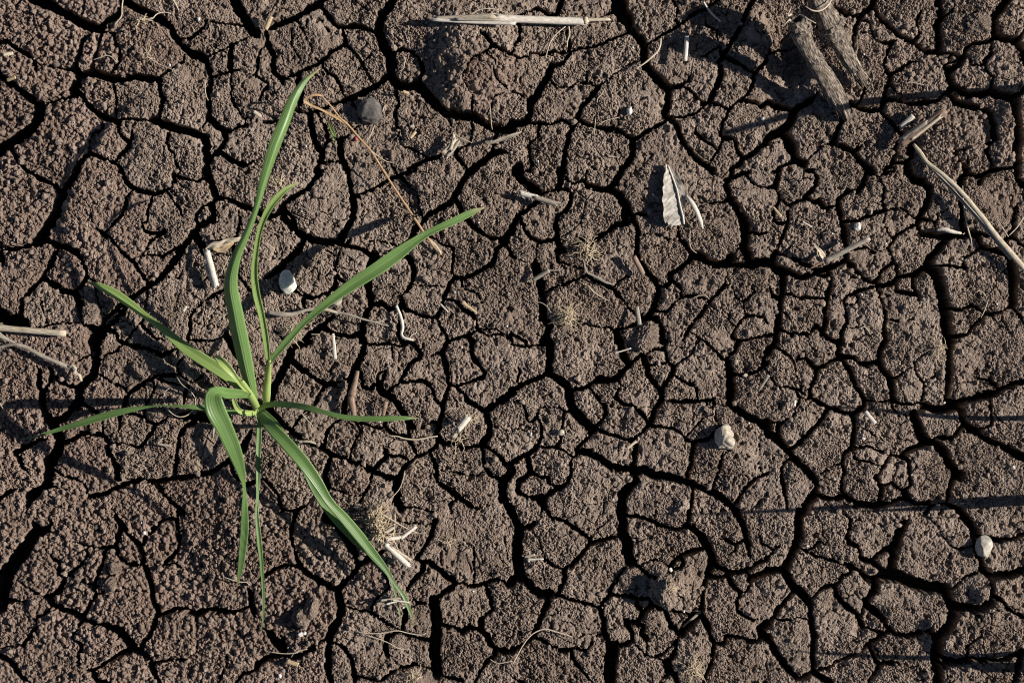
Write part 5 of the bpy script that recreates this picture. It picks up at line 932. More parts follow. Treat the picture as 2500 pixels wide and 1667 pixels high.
# ------------------------------------------------------------------ the big dry grass culms at the right and centre
def culm(name, label, strands_, cat='dry grass'):
    C = strands_[0]; root = empty(name, tuple(C[0])); tag(root, label, cat)
    return root
Ca = np.array([P(q[0], q[1], q[2]) for q in catmull([(2230, 352, 3), (2243, 368, 4), (2262, 395, 6), (2300, 425, 8), (2340, 462, 9), (2390, 520, 9), (2440, 585, 8), (2475, 625, 7), (2530, 690, 5)], 48)])
root = culm('dry_grass_culm', 'long pale dry grass culm slanting down to the right edge', [Ca])
rad = np.interp(np.linspace(0, 1, 48), [0, .06, .2, .5, .8, 1], [3.4, 6.5, 5.0, 6.0, 7.0, 6.5]) * U
mb = MB(); tube_into(mb, Ca, rad, 10, 0.7, 0.04, 1, True, 0.12); mb.build('culm', M['straw'], root)
Cb = np.array([P(q[0], q[1], q[2]) for q in catmull([(2252, 386, 3.5), (2285, 422, 5), (2330, 470, 6), (2375, 520, 6), (2425, 580, 6), (2470, 632, 5)], 40)])
mb = MB(); tube_into(mb, Cb, np.linspace(3.6, 5.6, 40) * U, 8, 0.5, 0.05, 2, True, 0.15); mb.build('sheath', M['straw_grey'], root)
mb = MB(); tube_into(mb, [P(2431, 530, 8), P(2450, 560, 7), P(2462, 578, 6)], [1.2 * U, 1.4 * U, 1.0 * U], 5); mb.build('fibre', M['straw'], root)
strand('dry_thread', [(2347, 455, 1.0), (2349, 490, 1.3), (2356, 540, 1.5), (2362, 566, 1.8), (2368, 585, 1.3), (2370, 602, 1.0)], M['root'], 'pale thread hanging down from the long dry culm', 'root', lift=2.5,
       extra=([(2362, 566, 1.2), (2352, 572, 1.0), (2344, 568, .8)], [(2363, 564, 1.2), (2370, 558, .9)]))
strand('dry_thread', [(2462, 575, 1.4), (2480, 556, 1.6), (2492, 538, 1.5), (2504, 520, 1.2)], M['root'], 'short pale thread right of the long dry culm at the edge', 'root', lift=2.0)

rows1 = [(785, 234, 20), (810, 262, 17), (832, 290, 14), (852, 308, 13), (880, 340, 11), (905, 368, 10), (928, 404, 9), (960, 455, 8), (990, 500, 7), (1018, 542, 6), (1045, 582, 4), (1068, 612, 3), (1078, 622, 2.5)]
Cd = np.array([P(*q[:3]) for q in catmull(rows1, 60)])
root = culm('dry_grass', 'thin orange-brown dry grass blade bent back at its top', [Cd])
mb = MB(); tube_into(mb, Cd, np.interp(np.linspace(0, 1, 60), [0, .3, .6, .9, 1], [1.6, 2.4, 2.6, 3.2, 2.2]) * U, 7, 0.5, 0.05, 1); mb.build('stem', M['orange_straw'], root)
mb = blade_mb([(785, 234, 20, 4, 0), (770, 232, 21, 6, 0), (755, 237, 21, 6, 10), (743, 246, 20, 7, 20), (752, 254, 18, 6, 10), (780, 266, 17, 6, 0), (812, 282, 15, 7, -10), (842, 300, 13, 9, 0), (865, 325, 11, 6, 0), (890, 355, 9, 4, 0)], 40, 0.2, 7); mb.build('bent_tip', M['orange_straw'], root)
mb = MB(); tube_into(mb, np.array([P(*q) for q in catmull([(905, 368, 10), (925, 383, 8), (945, 395, 6), (958, 397, 4)], 14)]), np.linspace(1.5, 0.8, 14) * U, 5); mb.build('fibre', M['straw'], root)
mb = MB(); tube_into(mb, np.array([P(*q) for q in catmull([(1045, 582, 4), (1062, 598, 3.4), (1076, 618, 3)], 10)]), np.linspace(2.2, 3.2, 10) * U, 6, 0.5, 0.1); mb.build('frayed_base', M['straw'], root)
# ------------------------------------------------------------------ stones
stone('quartz_pebble', 703, 690, 18, 25, 24, M['quartz'], 'cloudy glassy pebble beside the tall grass blade', 'pebble', seed=6, planes=10, rough=0.07, turn=-0.15, sink=0.2, crumbly=0.015)
stone('dark_stone', 905, 273, 25, 28, 34, M['stone_dark'], 'round dark grey stone under the bent dry blade', seed=9, rough=0.14, sink=0.3, planes=6, crumbly=0.05)
stone('pale_stone', 1770, 1071, 21, 27, 38, M['stone_pale'], 'largest pale knobbly stone in a crack right of centre', seed=12, rough=0.22, sink=0.25, planes=4, crumbly=0.06)
stone('pale_stone', 1772, 1043, 9, 8, 14, M['stone_pale'], 'small pale knob resting on top of the largest pale stone', seed=13, rough=0.08, sink=0.0)
stone('pale_stone', 2400, 1334, 18, 25, 34, M['stone_mixed'], 'angular two-tone pale stone near the lower right edge', seed=21, planes=9, rough=0.04, sink=0.2, turn=0.1)
stone('pale_stone', 821, 738, 14, 10, 14, M['stone_pale'], 'small pale stone tucked beneath the upper right blade', seed=23, rough=0.08, sink=0.35)
stone('round_pebble', 1370, 1055, 6.5, 6.5, 12, M['stone_pale'], 'tiny round tan pebble at a crack below centre', 'pebble', seed=25, planes=2, rough=0.02, sink=0.1)
stone('chip_stone', 1538, 271, 7, 9, 10, M['grain'], 'pale cream chip on a broad clod in the upper middle', 'pebble', seed=26, planes=9, rough=0.02)
stone('chip_stone', 2093, 553, 9, 9, 12, M['grain'], 'shiny white and dark grain above the slanting brown stick', 'pebble', seed=27, planes=9)
stone('chip_stone', 2107, 1070, 4, 3, 5, M['grain'], 'white oval grain on a clod under the small white splinter', 'pebble', seed=28)
stone('chip_stone', 736, 1545, 7, 5, 7, M['grain'], 'white squarish chip right of the narrow blade tip', 'pebble', seed=29, planes=9)
stone('chip_stone', 745, 1543, 4, 5, 5, M['grain'], 'smaller white chip touching the squarish chip', 'pebble', seed=30, planes=9)
stone('chip_stone', 683, 1649, 4, 5, 6, M['grain'], 'white chip at the bottom edge below the grass plant', 'pebble', seed=31, planes=9)
stone('chip_stone', 1296, 1059, 3.4, 4.4, 5, M['grain'], 'bright white grain left of the tiny round pebble', 'pebble', seed=32)
stone('chip_stone', 2473, 1140, 4, 4, 5, M['grain'], 'pale grain on the large clod at the right edge', 'pebble', seed=33)
stone('chip_stone', 1637, 1390, 4, 4.5, 5, M['grain'], 'white grain beside the shadowed lump low in the middle', 'pebble', seed=34)
stone('chip_stone', 1669, 1492, 3, 3, 4, M['grain'], 'white grain in the crack under the shadowed lump', 'pebble', seed=35)
stone('chip_stone', 485, 47, 4, 4.4, 5, M['grain'], 'small white grain near the top edge, left of the tall blade tip', 'pebble', seed=36)
stone('chip_stone', 353, 1300, 4, 4, 5, M['grain'], 'white grain on the crumbly soil left of the bowed blade', 'pebble', seed=37)
stone('chip_stone', 1863, 290, 4, 4, 5, M['grain'], 'white grain right of the dead leaf, below the crop stubs', 'pebble', seed=38)
stone('chip_stone', 1796, 883, 5, 5, 6, M['stone_pale'], 'small tan pebble above the largest pale stone', 'pebble', seed=39)
stone('chip_stone', 1819, 916, 6, 4, 6, M['stone_pale'], 'flat tan pebble in the crack above the largest pale stone', 'pebble', seed=40)
stone('red_berry', 869, 340, 3.4, 6, 6, stone_material('red_husk', (0.22, 0.012, 0.014), (0.36, 0.03, 0.03), 0.5), 'tiny dark red seed scale beneath the thin dry blade', 'seed', seed=41)
stone('soil_lump', 273, 1424, 13, 16, 22, M['soil'], 'smooth pebble-like soil lump on the crumbly ground at lower left', 'soil lump', seed=51, rough=0.1, sink=0.3, planes=6)
stone('soil_lump', 282, 1385, 15, 13, 18, M['soil'], 'rounded soil lump just above the smooth lower left lump', 'soil lump', seed=52, rough=0.1, sink=0.3)
stone('soil_lump', 735, 1508, 18, 22, 34, M['soil'], 'tall soil lump on the clod right of the narrow blade tip', 'soil lump', seed=54, rough=0.14, sink=0.3)
stone('soil_lump', 762, 1482, 14, 30, 30, M['soil'], 'ridge-shaped soil lump beside the tall lump', 'soil lump', seed=55, rough=0.14, sink=0.3, turn=0.3)
stone('soil_lump', 224, 765, 18, 20, 22, M['soil'], 'pale topped soil lump below the tip of the upper left blade', 'soil lump', seed=56, rough=0.12, sink=0.3)
stone('soil_lump', 1625, 1440, 20, 34, 44, M['soil'], 'upright soil lump casting a dark pocket low in the middle', 'soil lump', seed=57, rough=0.14, sink=0.3, turn=-0.1)
stone('soil_lump', 1575, 822, 24, 30, 28, M['soil'], 'rounded soil lump wedged in a crack at the centre right', 'soil lump', seed=58, rough=0.12, sink=0.35, planes=5, turn=0.5)
stone('soil_lump', 2392, 60, 24, 22, 24, M['soil'], 'soil lump near the top right corner', 'soil lump', seed=60, rough=0.14, sink=0.4)

# ------------------------------------------------------------------ straws, sticks and twigs
stick('straw_piece', (-12, 799), (168, 814), 7.5, M['straw'], 'round tan straw poking in from the left edge', 'straw', la=3, lb=3, seed=1)
C0 = np.array([P(*q) for q in catmull([(-8, 850, 5), (14, 844, 6), (38, 841, 7), (55, 845, 7), (100, 868, 7), (140, 885, 7), (170, 899, 6), (188, 912, 5)], 36)])
root = empty('knotted_straw', tuple(C0[18])); tag(root, 'grey knotted straw slanting down from the left edge', 'straw')
mb = MB(); tube_into(mb, C0, np.interp(np.linspace(0, 1, 36), [0, .25, .28, .32, .9, 1], [3.5, 4.5, 6.5, 5, 5.5, 4]) * U, 9, 0.8, 0.06, 2, True, 0.15); mb.build('stalk', M['straw_grey'], root)
mb = MB(); tube_into(mb, np.array([P(*q) for q in catmull([(168, 896, 7), (178, 893, 8), (184, 900, 8), (180, 912, 7), (192, 915, 7), (198, 930, 6)], 20)]), 4.2 * U, 7, 0.7, 0.2, 2); mb.build('knot', M['straw'], root)
strand('straw_piece', [(55, 842, 1.5), (40, 836, 2.5), (10, 822, 6), (0, 815, 7), (-15, 806, 7)], M['straw_grey'], 'grey straw end between the two straws at the left edge', 'straw', lift=2, flat=0.5)
root = empty('broken_straw', (wx(515), wy(655), gz(515, 655) * 0.001)); tag(root, 'broken pale straw with a crinkled husk left of the tall blade', 'straw')
mb = MB(); split_straw(mb, (508, 612), (532, 702), 8.5, -1, 3, 2.5, 14, 200, 3); mb.build('stalk', M['straw_white'], root)
mb = MB(); split_straw(mb, (504, 640), (526, 706), 4.5, 1, 2, 1.5, 12, 170, 4); mb.build('split_strand', M['straw'], root)
mb = blade_mb([(502, 612, 7, 10, 0), (520, 600, 8, 17, 20), (540, 594, 8, 14, -20), (556, 588, 8, 12, 30), (574, 585, 8, 13, -25), (590, 583, 7, 9, 10), (598, 581, 6, 3, 0)], 30, 0.25, 7); mb.build('husk', M['straw'], root)
mb = blade_mb([(520, 605, 5, 12, 0), (540, 610, 5, 15, 10), (556, 600, 6, 14, -20), (570, 592, 6, 8, 0)], 20, 0.3, 7); mb.build('husk', M['tan'], root)
strand('rootlet', [(540, 668, .8), (552, 644, .9), (561, 625, .8)], M['root'], 'short thin fibre right of the broken straw', 'root', seed=1)
mb = MB(); rows = [(654, 762, 5), (700, 768, 7), (720, 766, 5), (750, 757, 4.5), (775, 754, 4.5), (800, 758, 4), (850, 768, 3.6), (890, 780, 3), (920, 788, 2.4), (950, 796, 1.4)]
C, R = drape(rows, 40, 3); tube_into(mb, C, R, 8, 0.5, 0.08, 3, True, 0.15)
o = empty('forked_straw', base_of(C)); tag(o, 'long thin forked straw crossing under the right-hand blades', 'straw'); mb.build('stalk', M['straw_grey'], o)
mb = MB(); C, R = drape([(905, 786, 1.6), (925, 785, 1.4), (944, 779, 1)], 12, 3); tube_into(mb, C, R, 5); mb.build('fork', M['straw'], o)
mb = MB(); C, R = drape([(775, 752, 3), (800, 757, 4), (830, 765, 3), (848, 770, 1.5)], 14, 4.4); tube_into(mb, C, R, 6, 0.4); mb.build('split_strand', M['straw'], o)
stick('straw_sliver', (813, 814), (819, 876), 4.2, M['straw_white'], 'upright white straw sliver on a clod right of the plant', 'straw', flat=0.5, la=2, lb=1.5, taper=(0.8, 1))
def twig(name, label, rows, seed, mat='brown', lift=2.5):
    mb = MB(); C, R = drape(rows, 26, lift); tube_into(mb, C, R, 10, 0.85, 0.1, seed, True, 0.14)
    root = empty(name, base_of(C)); tag(root, label, 'twig'); mb.build('wood', M[mat], root)
    mb = MB(); i = 12; tube_into(mb, [C[i - 2], C[i], C[i + 2]], [R[i] * .98, R[i] * 1.22, R[i] * .98], 10, 0.9, 0.1, seed); mb.build('node', M[mat], root)
twig('brown_twig', 'brown jointed twig standing in a crack right of the plant', [(874, 905, 4.5), (869, 930, 6.5), (862, 958, 8), (859, 975, 8.5), (863, 995, 8), (866, 1016, 7)], 1)
twig('brown_twig', 'stubby brown twig piece right of the jointed twig', [(943, 979, 6), (941, 990, 5.5), (936, 1012, 4.5)], 2)
strand('pale_root', [(968, 746, 4), (976, 765, 4), (982, 785, 4.2), (984, 802, 4), (981, 815, 3.6), (984, 822, 3.6), (1000, 828, 3.2), (1010, 830, 2.4)], M['straw_white'], 'thick whitish crooked root below the upper right blade', 'root', lift=2.5,
       extra=([(1000, 826, 1), (1010, 815, 1), (1020, 812, .7)],))
stick('seed_husk', (1128, 738), (1164, 764), 5, M['tan'], 'tan spindle-shaped seed husk in a crack near the centre', 'husk', flat=0.6, la=3, lb=3, taper=(1.0, 0.35))
root = empty('straw_piece', (wx(1315), wy(486), gz(1315, 486) * 0.001)); tag(root, 'short pale grooved straw at the upper centre', 'straw')
mb = MB(); split_straw(mb, (1268, 472), (1308, 483), 6.5, 1, 3, 3, 8, 230, 6); mb.build('stalk', M['straw_white'], root)
mb = MB(); split_straw(mb, (1304, 482), (1363, 501), 6.2, 1, 3, 3, 10, 230, 7); mb.build('stalk', M['straw_grey'], root)
stick('straw_piece', (1675, 92), (1670, 153), 5, M['straw_white'], 'short bleached upright straw near the top, right of centre', 'straw', la=5, lb=5)
strand('pale_twig', [(1716, 8, 2.6), (1728, 26, 2.2), (1740, 40, 2.4), (1758, 56, 1.8)], M['straw_white'], 'small pale slanting twig at the top right of centre', 'twig', lift=2)
strand('pale_root', [(1612, 97, 2.2), (1611, 112, 2.4), (1604, 128, 2.6), (1592, 140, 2.6), (1575, 155, 2.2), (1551, 171, 1.4)], M['root'], 'curved tan root bridging a wide crack at the upper middle', 'root', lift=2.5)
mb = blade_mb([(1183, 345, gz(1190, 345) + 4, 4, 0), (1200, 349, gz(1200, 345) + 5, 9, 20), (1225, 341, gz(1225, 340) + 5.5, 11, 15), (1250, 332, gz(1250, 330) + 5, 10, 10), (1273, 322, gz(1268, 324) + 4, 3, 0)], 24, 0.3, 7)
tag(mb.build('grey_sliver', M['straw_grey'], origin=(wx(1228), wy(340), gz(1228, 340) * 0.001)), 'grey pointed straw sliver left of the broad upper clod', 'straw')
root = empty('frayed_husk', (wx(1098), wy(360), gz(1098, 360) * 0.001)); tag(root, 'frayed tan husk lump below the shadowed hollow', 'husk')
for k, (a, b, r) in enumerate((((1082, 376), (1112, 342), 6), ((1090, 388), (1120, 348), 5), ((1100, 370), (1108, 330), 4), ((1086, 366), (1120, 356), 3.5), ((1088, 392), (1100, 366), 3))):
    mb = MB(); split_straw(mb, a, b, r, 1 if k % 2 else -1, 3 + k % 3, 3, 8, 180, 20 + k, 2); mb.build('husk_strip', M['straw_grey' if k % 2 else 'straw'], root)
stick('straw_chip', (2194, 314), (2223, 287), 6, M['straw_white'], 'short white straw chip left of the brown stick near the stubs', 'straw', flat=0.5, la=4, lb=4)
root = empty('split_stick', (wx(2250), wy(312), gz(2250, 312) * 0.001)); tag(root, 'split brown stick slanting up to the right near the crop stubs', 'stick')
mb = MB(); tube_into(mb, stiff((2190, 356), (2298, 274), 10, 14, 3, 5), np.interp(np.linspace(0, 1, 14), [0, .3, .8, .93, 1], [9, 12, 10, 11, 8]) * U, 14, 0.85, 0.06, 5, True, 0.14); mb.build('stalk', M['brown'], root)
mb = MB(); split_straw(mb, (2196, 346), (2252, 303), 8, 1, 4, 5, 12, 170, 9); mb.build('split_strand', M['straw_grey'], root)
mb = MB(); split_straw(mb, (2215, 345), (2285, 290), 4.5, -1, 6, 7, 12, 150, 10); mb.build('split_strand', M['straw'], root)
strand('pale_root', [(2286, 562, 3), (2300, 560, 5), (2322, 566, 5), (2345, 570, 3)], M['straw_white'], 'short whitish root lying in the crack by the long dry culm', 'root', lift=2.2)
root = empty('slanting_stick', (wx(2062), wy(612), gz(2062, 612) * 0.001)); tag(root, 'grey-brown stick slanting across a crack, a curled husk on its base', 'stick')
mb = MB(); tube_into(mb, stiff((2008, 640), (2117, 583), 7, 12, 4, 9), np.linspace(7, 5.5, 12) * U, 10, 0.8, 0.04, 6, True, 0.14); mb.build('stalk', M['straw_grey'], root)
mb = MB(); C, R = drape([(1977, 656, 1.5), (1992, 648, 2), (2010, 638, 2.5)], 12, 2); tube_into(mb, C, R, 6); mb.build('root_tip', M['brown'], root)
gh = gz(2000, 615)
mb = blade_mb([(1988, 593, gh + 6, 4, 0), (1992, 604, gh + 8, 8, 30), (1998, 612, gh + 9, 14, 40), (2006, 624, gh + 8, 16, 20), (2016, 634, gh + 6, 5, 0)], 22, 0.35, 7); mb.build('husk', M['straw'], root)
mb = MB(); C, R = drape([(1994, 605, 1), (1992, 618, 1.2), (1997, 630, 1.4), (2006, 640, 1.2)], 14, 5); tube_into(mb, C, R, 5); mb.build('fibre', M['straw'], root)
stick('straw_chip', (1300, 684), (1340, 660), 5, M['straw_grey'], 'short grey straw chip beside a crack at the centre', 'straw', flat=0.7, la=3, lb=3, seed=4)
strand('rootlet', [(1338, 659, 1.5), (1352, 661, 1.5), (1366, 658, 1.3), (1374, 653, 1)], M['straw_grey'], 'thin grey rootlet touching the grey straw chip at the centre', 'root', lift=2)
stick('dark_twig', (1546, 627), (1569, 670), 6, M['brown'], 'short dark twig leaning on a clod below the dead leaf', 'twig', la=5, lb=2)
stick('straw_piece', (1554, 749), (1560, 793), 5, M['straw_grey'], 'short upright grey straw in the crack below the dark twig', 'straw', la=3, lb=3, flat=0.7)
strand('grass_curl', [(1428, 632, 1.6), (1427, 650, 1.8), (1434, 666, 2.2), (1444, 671, 2.8), (1462, 680, 3.8), (1480, 690, 3), (1500, 695, 1.2)], M['straw_grey'], 'grey curled dry grass strip below the central root tuft', 'dry grass', lift=2.5, flat=0.5)
strand('rootlet', [(1435, 698, 1.4), (1448, 712, 1.6), (1462, 722, 1.8), (1486, 734, 1)], M['straw'], 'pale straight rootlet under the grey curled strip', 'root', lift=1.5)
strand('rootlet', [(1312, 737, 1), (1325, 741, 1.2), (1336, 750, 1.3), (1345, 765, 1)], M['straw_grey'], 'grey hooked rootlet left of the lower central tuft', 'root', lift=1.5)
root = empty('straw_fork', (wx(1305), wy(1362), gz(1305, 1362) * 0.001)); tag(root, 'white L-shaped straw scrap low in the middle', 'straw')
mb = MB(); tube_into(mb, stiff((1286, 1364), (1327, 1362), 3, 8, 2, 2), np.linspace(3.2, 1.6, 8) * U, 7, 0.6, 0.1, 1); mb.build('stalk', M['straw_white'], root)
mb = MB(); tube_into(mb, stiff((1287, 1362), (1292, 1370), 3, 6, 2, 2), 2.4 * U, 7, 0.6, 0.1, 2); mb.build('stub', M['straw_white'], root)
stick('straw_chip', (1281, 1358), (1305, 1352), 2.6, M['straw'], 'thin straw scrap just above the L-shaped straw', 'straw', flat=0.6, la=2, lb=2)
root = empty('root_stub', (wx(1128), wy(1040), gz(1128, 1040) * 0.001)); tag(root, 'pale straw stub with hairy roots right of the low right blade', 'stub')
mb = MB(); split_straw(mb, (1118, 1048), (1143, 1018), 8.5, 1, 3, 4, 9, 240, 12); mb.build('stalk', M['straw_white'], root)
mb = MB(); split_straw(mb, (1106, 1066), (1116, 1050), 5, 1, 2, 3, 7, 200, 13); mb.build('stalk', M['straw'], root)
mb, og = tuft_mb(1144, 1022, 34, 26, 61, 0.8, 6); mb.build('root_hairs', M['fibre'], root)
mb, og = tuft_mb(1122, 1072, 40, 12, 62, 0.9, 3); mb.build('root_hairs', M['fibre'], root)
strand('rootlet', [(952, 1064, 1.2), (968, 1064, 1.5), (985, 1069, 1.8), (1005, 1072, 2), (1030, 1071, 2), (1050, 1066, 1.8), (1069, 1064, 1.4)], M['root'], 'thin wavy rootlet left of the hairy straw stub', 'root', lift=2)
strand('pale_root', [(731, 1078, 3.5), (740, 1077, 3), (755, 1077, 3.2), (772, 1082, 2)], M['straw'], 'small tan root scrap right of the plant base', 'root', lift=1.5, flat=0.6)
# big root tuft with straws, at the end of the lower right blades
root = empty('root_clump', (wx(932), wy(1285), gz(932, 1285) * 0.001)); tag(root, 'tangled root clump with broken straws beside the lower right blades', 'root clump')
for k, (cx_, cy_, ra, n_) in enumerate(((922, 1270, 34, 60), (935, 1300, 38, 60), (926, 1245, 30, 34))):
    mb, og = tuft_mb(cx_, cy_, ra, n_, 70 + k, 1.25, 20, 0.2); mb.build('root_hairs', M['fibre'], root)
mb = MB(); split_straw(mb, (940, 1322), (1000, 1380), 7.5, 1, 6, 3, 12, 230, 14); mb.build('straw', M['straw_white'], root)
mb = MB(); split_straw(mb, (955, 1330), (1004, 1364), 4, -1, 7, 3, 10, 190, 15); mb.build('straw', M['straw'], root)
mb = MB(); split_straw(mb, (945, 1312), (982, 1309), 5, 1, 7, 5, 10, 240, 16); mb.build('straw', M['straw_white'], root)
mb = MB(); split_straw(mb, (980, 1311), (1016, 1283), 4.5, 1, 5, 4, 10, 240, 17); mb.build('straw', M['straw_white'], root)
mb = MB(); split_straw(mb, (940, 1298), (961, 1285), 5, 1, 9, 7, 8, 220, 18); mb.build('straw', M['straw_grey'], root)
for k, rows in enumerate(([(932, 1252, 2), (950, 1262, 2), (990, 1285, 1.8), (1020, 1298, 1)], [(966, 1252, 1.4), (965, 1280, 1.6), (962, 1310, 1.5), (974, 1340, 1.2)], [(945, 1300, 1.2), (985, 1299, 1.4), (1040, 1299, 1)])):
    mb = MB(); C, R = drape(rows, 18, 5); tube_into(mb, C, R, 5); mb.build('straw_fibre', M['straw_grey' if k == 2 else 'root'], root)
for nm, lb, cx_, cy_, ra, n_, sd_ in (
    ('root_tuft', 'dry root tuft at the very centre of the plot with spread hairs', 1433, 608, 46, 44, 81),
    ('root_tuft', 'pale matted root tuft below the central tuft, left of the upright straw', 1384, 775, 44, 50, 82),
    ('root_tuft', 'wispy root tuft hanging into the long crack at the right', 2290, 848, 38, 22, 83),
    ('root_tuft', 'wispy root tuft at the bottom edge, right of centre', 1692, 1632, 42, 34, 84),
    ('root_tuft', 'hairy root tuft on the lit side of the upright soil lump', 1634, 1436, 24, 40, 85),
    ('root_tuft', 'thin root tuft at the bottom edge below the root clump', 1010, 1648, 36, 16, 86),
    ('root_tuft', 'sparse root tuft on a clod right of the root clump', 1096, 1322, 30, 10, 87),
    ('root_tuft', 'sparse grey root tuft at the top left between two cracks', 345, 50, 26, 12, 88),
    ('root_tuft', 'sparse root tuft on the clod below the top left tuft', 365, 138, 34, 10, 89),
    ('root_tuft', 'small frayed tuft lying beside the tall grass blade', 675, 448, 34, 24, 90),
    ('root_tuft', 'fibrous mat under the fork of the forked straw', 722, 808, 42, 26, 91)):
    mb, og = tuft_mb(cx_, cy_, ra, n_, sd_, 1.0, 8)
    tag(mb.build(nm, M['fibre'], origin=og), lb, 'root tuft')

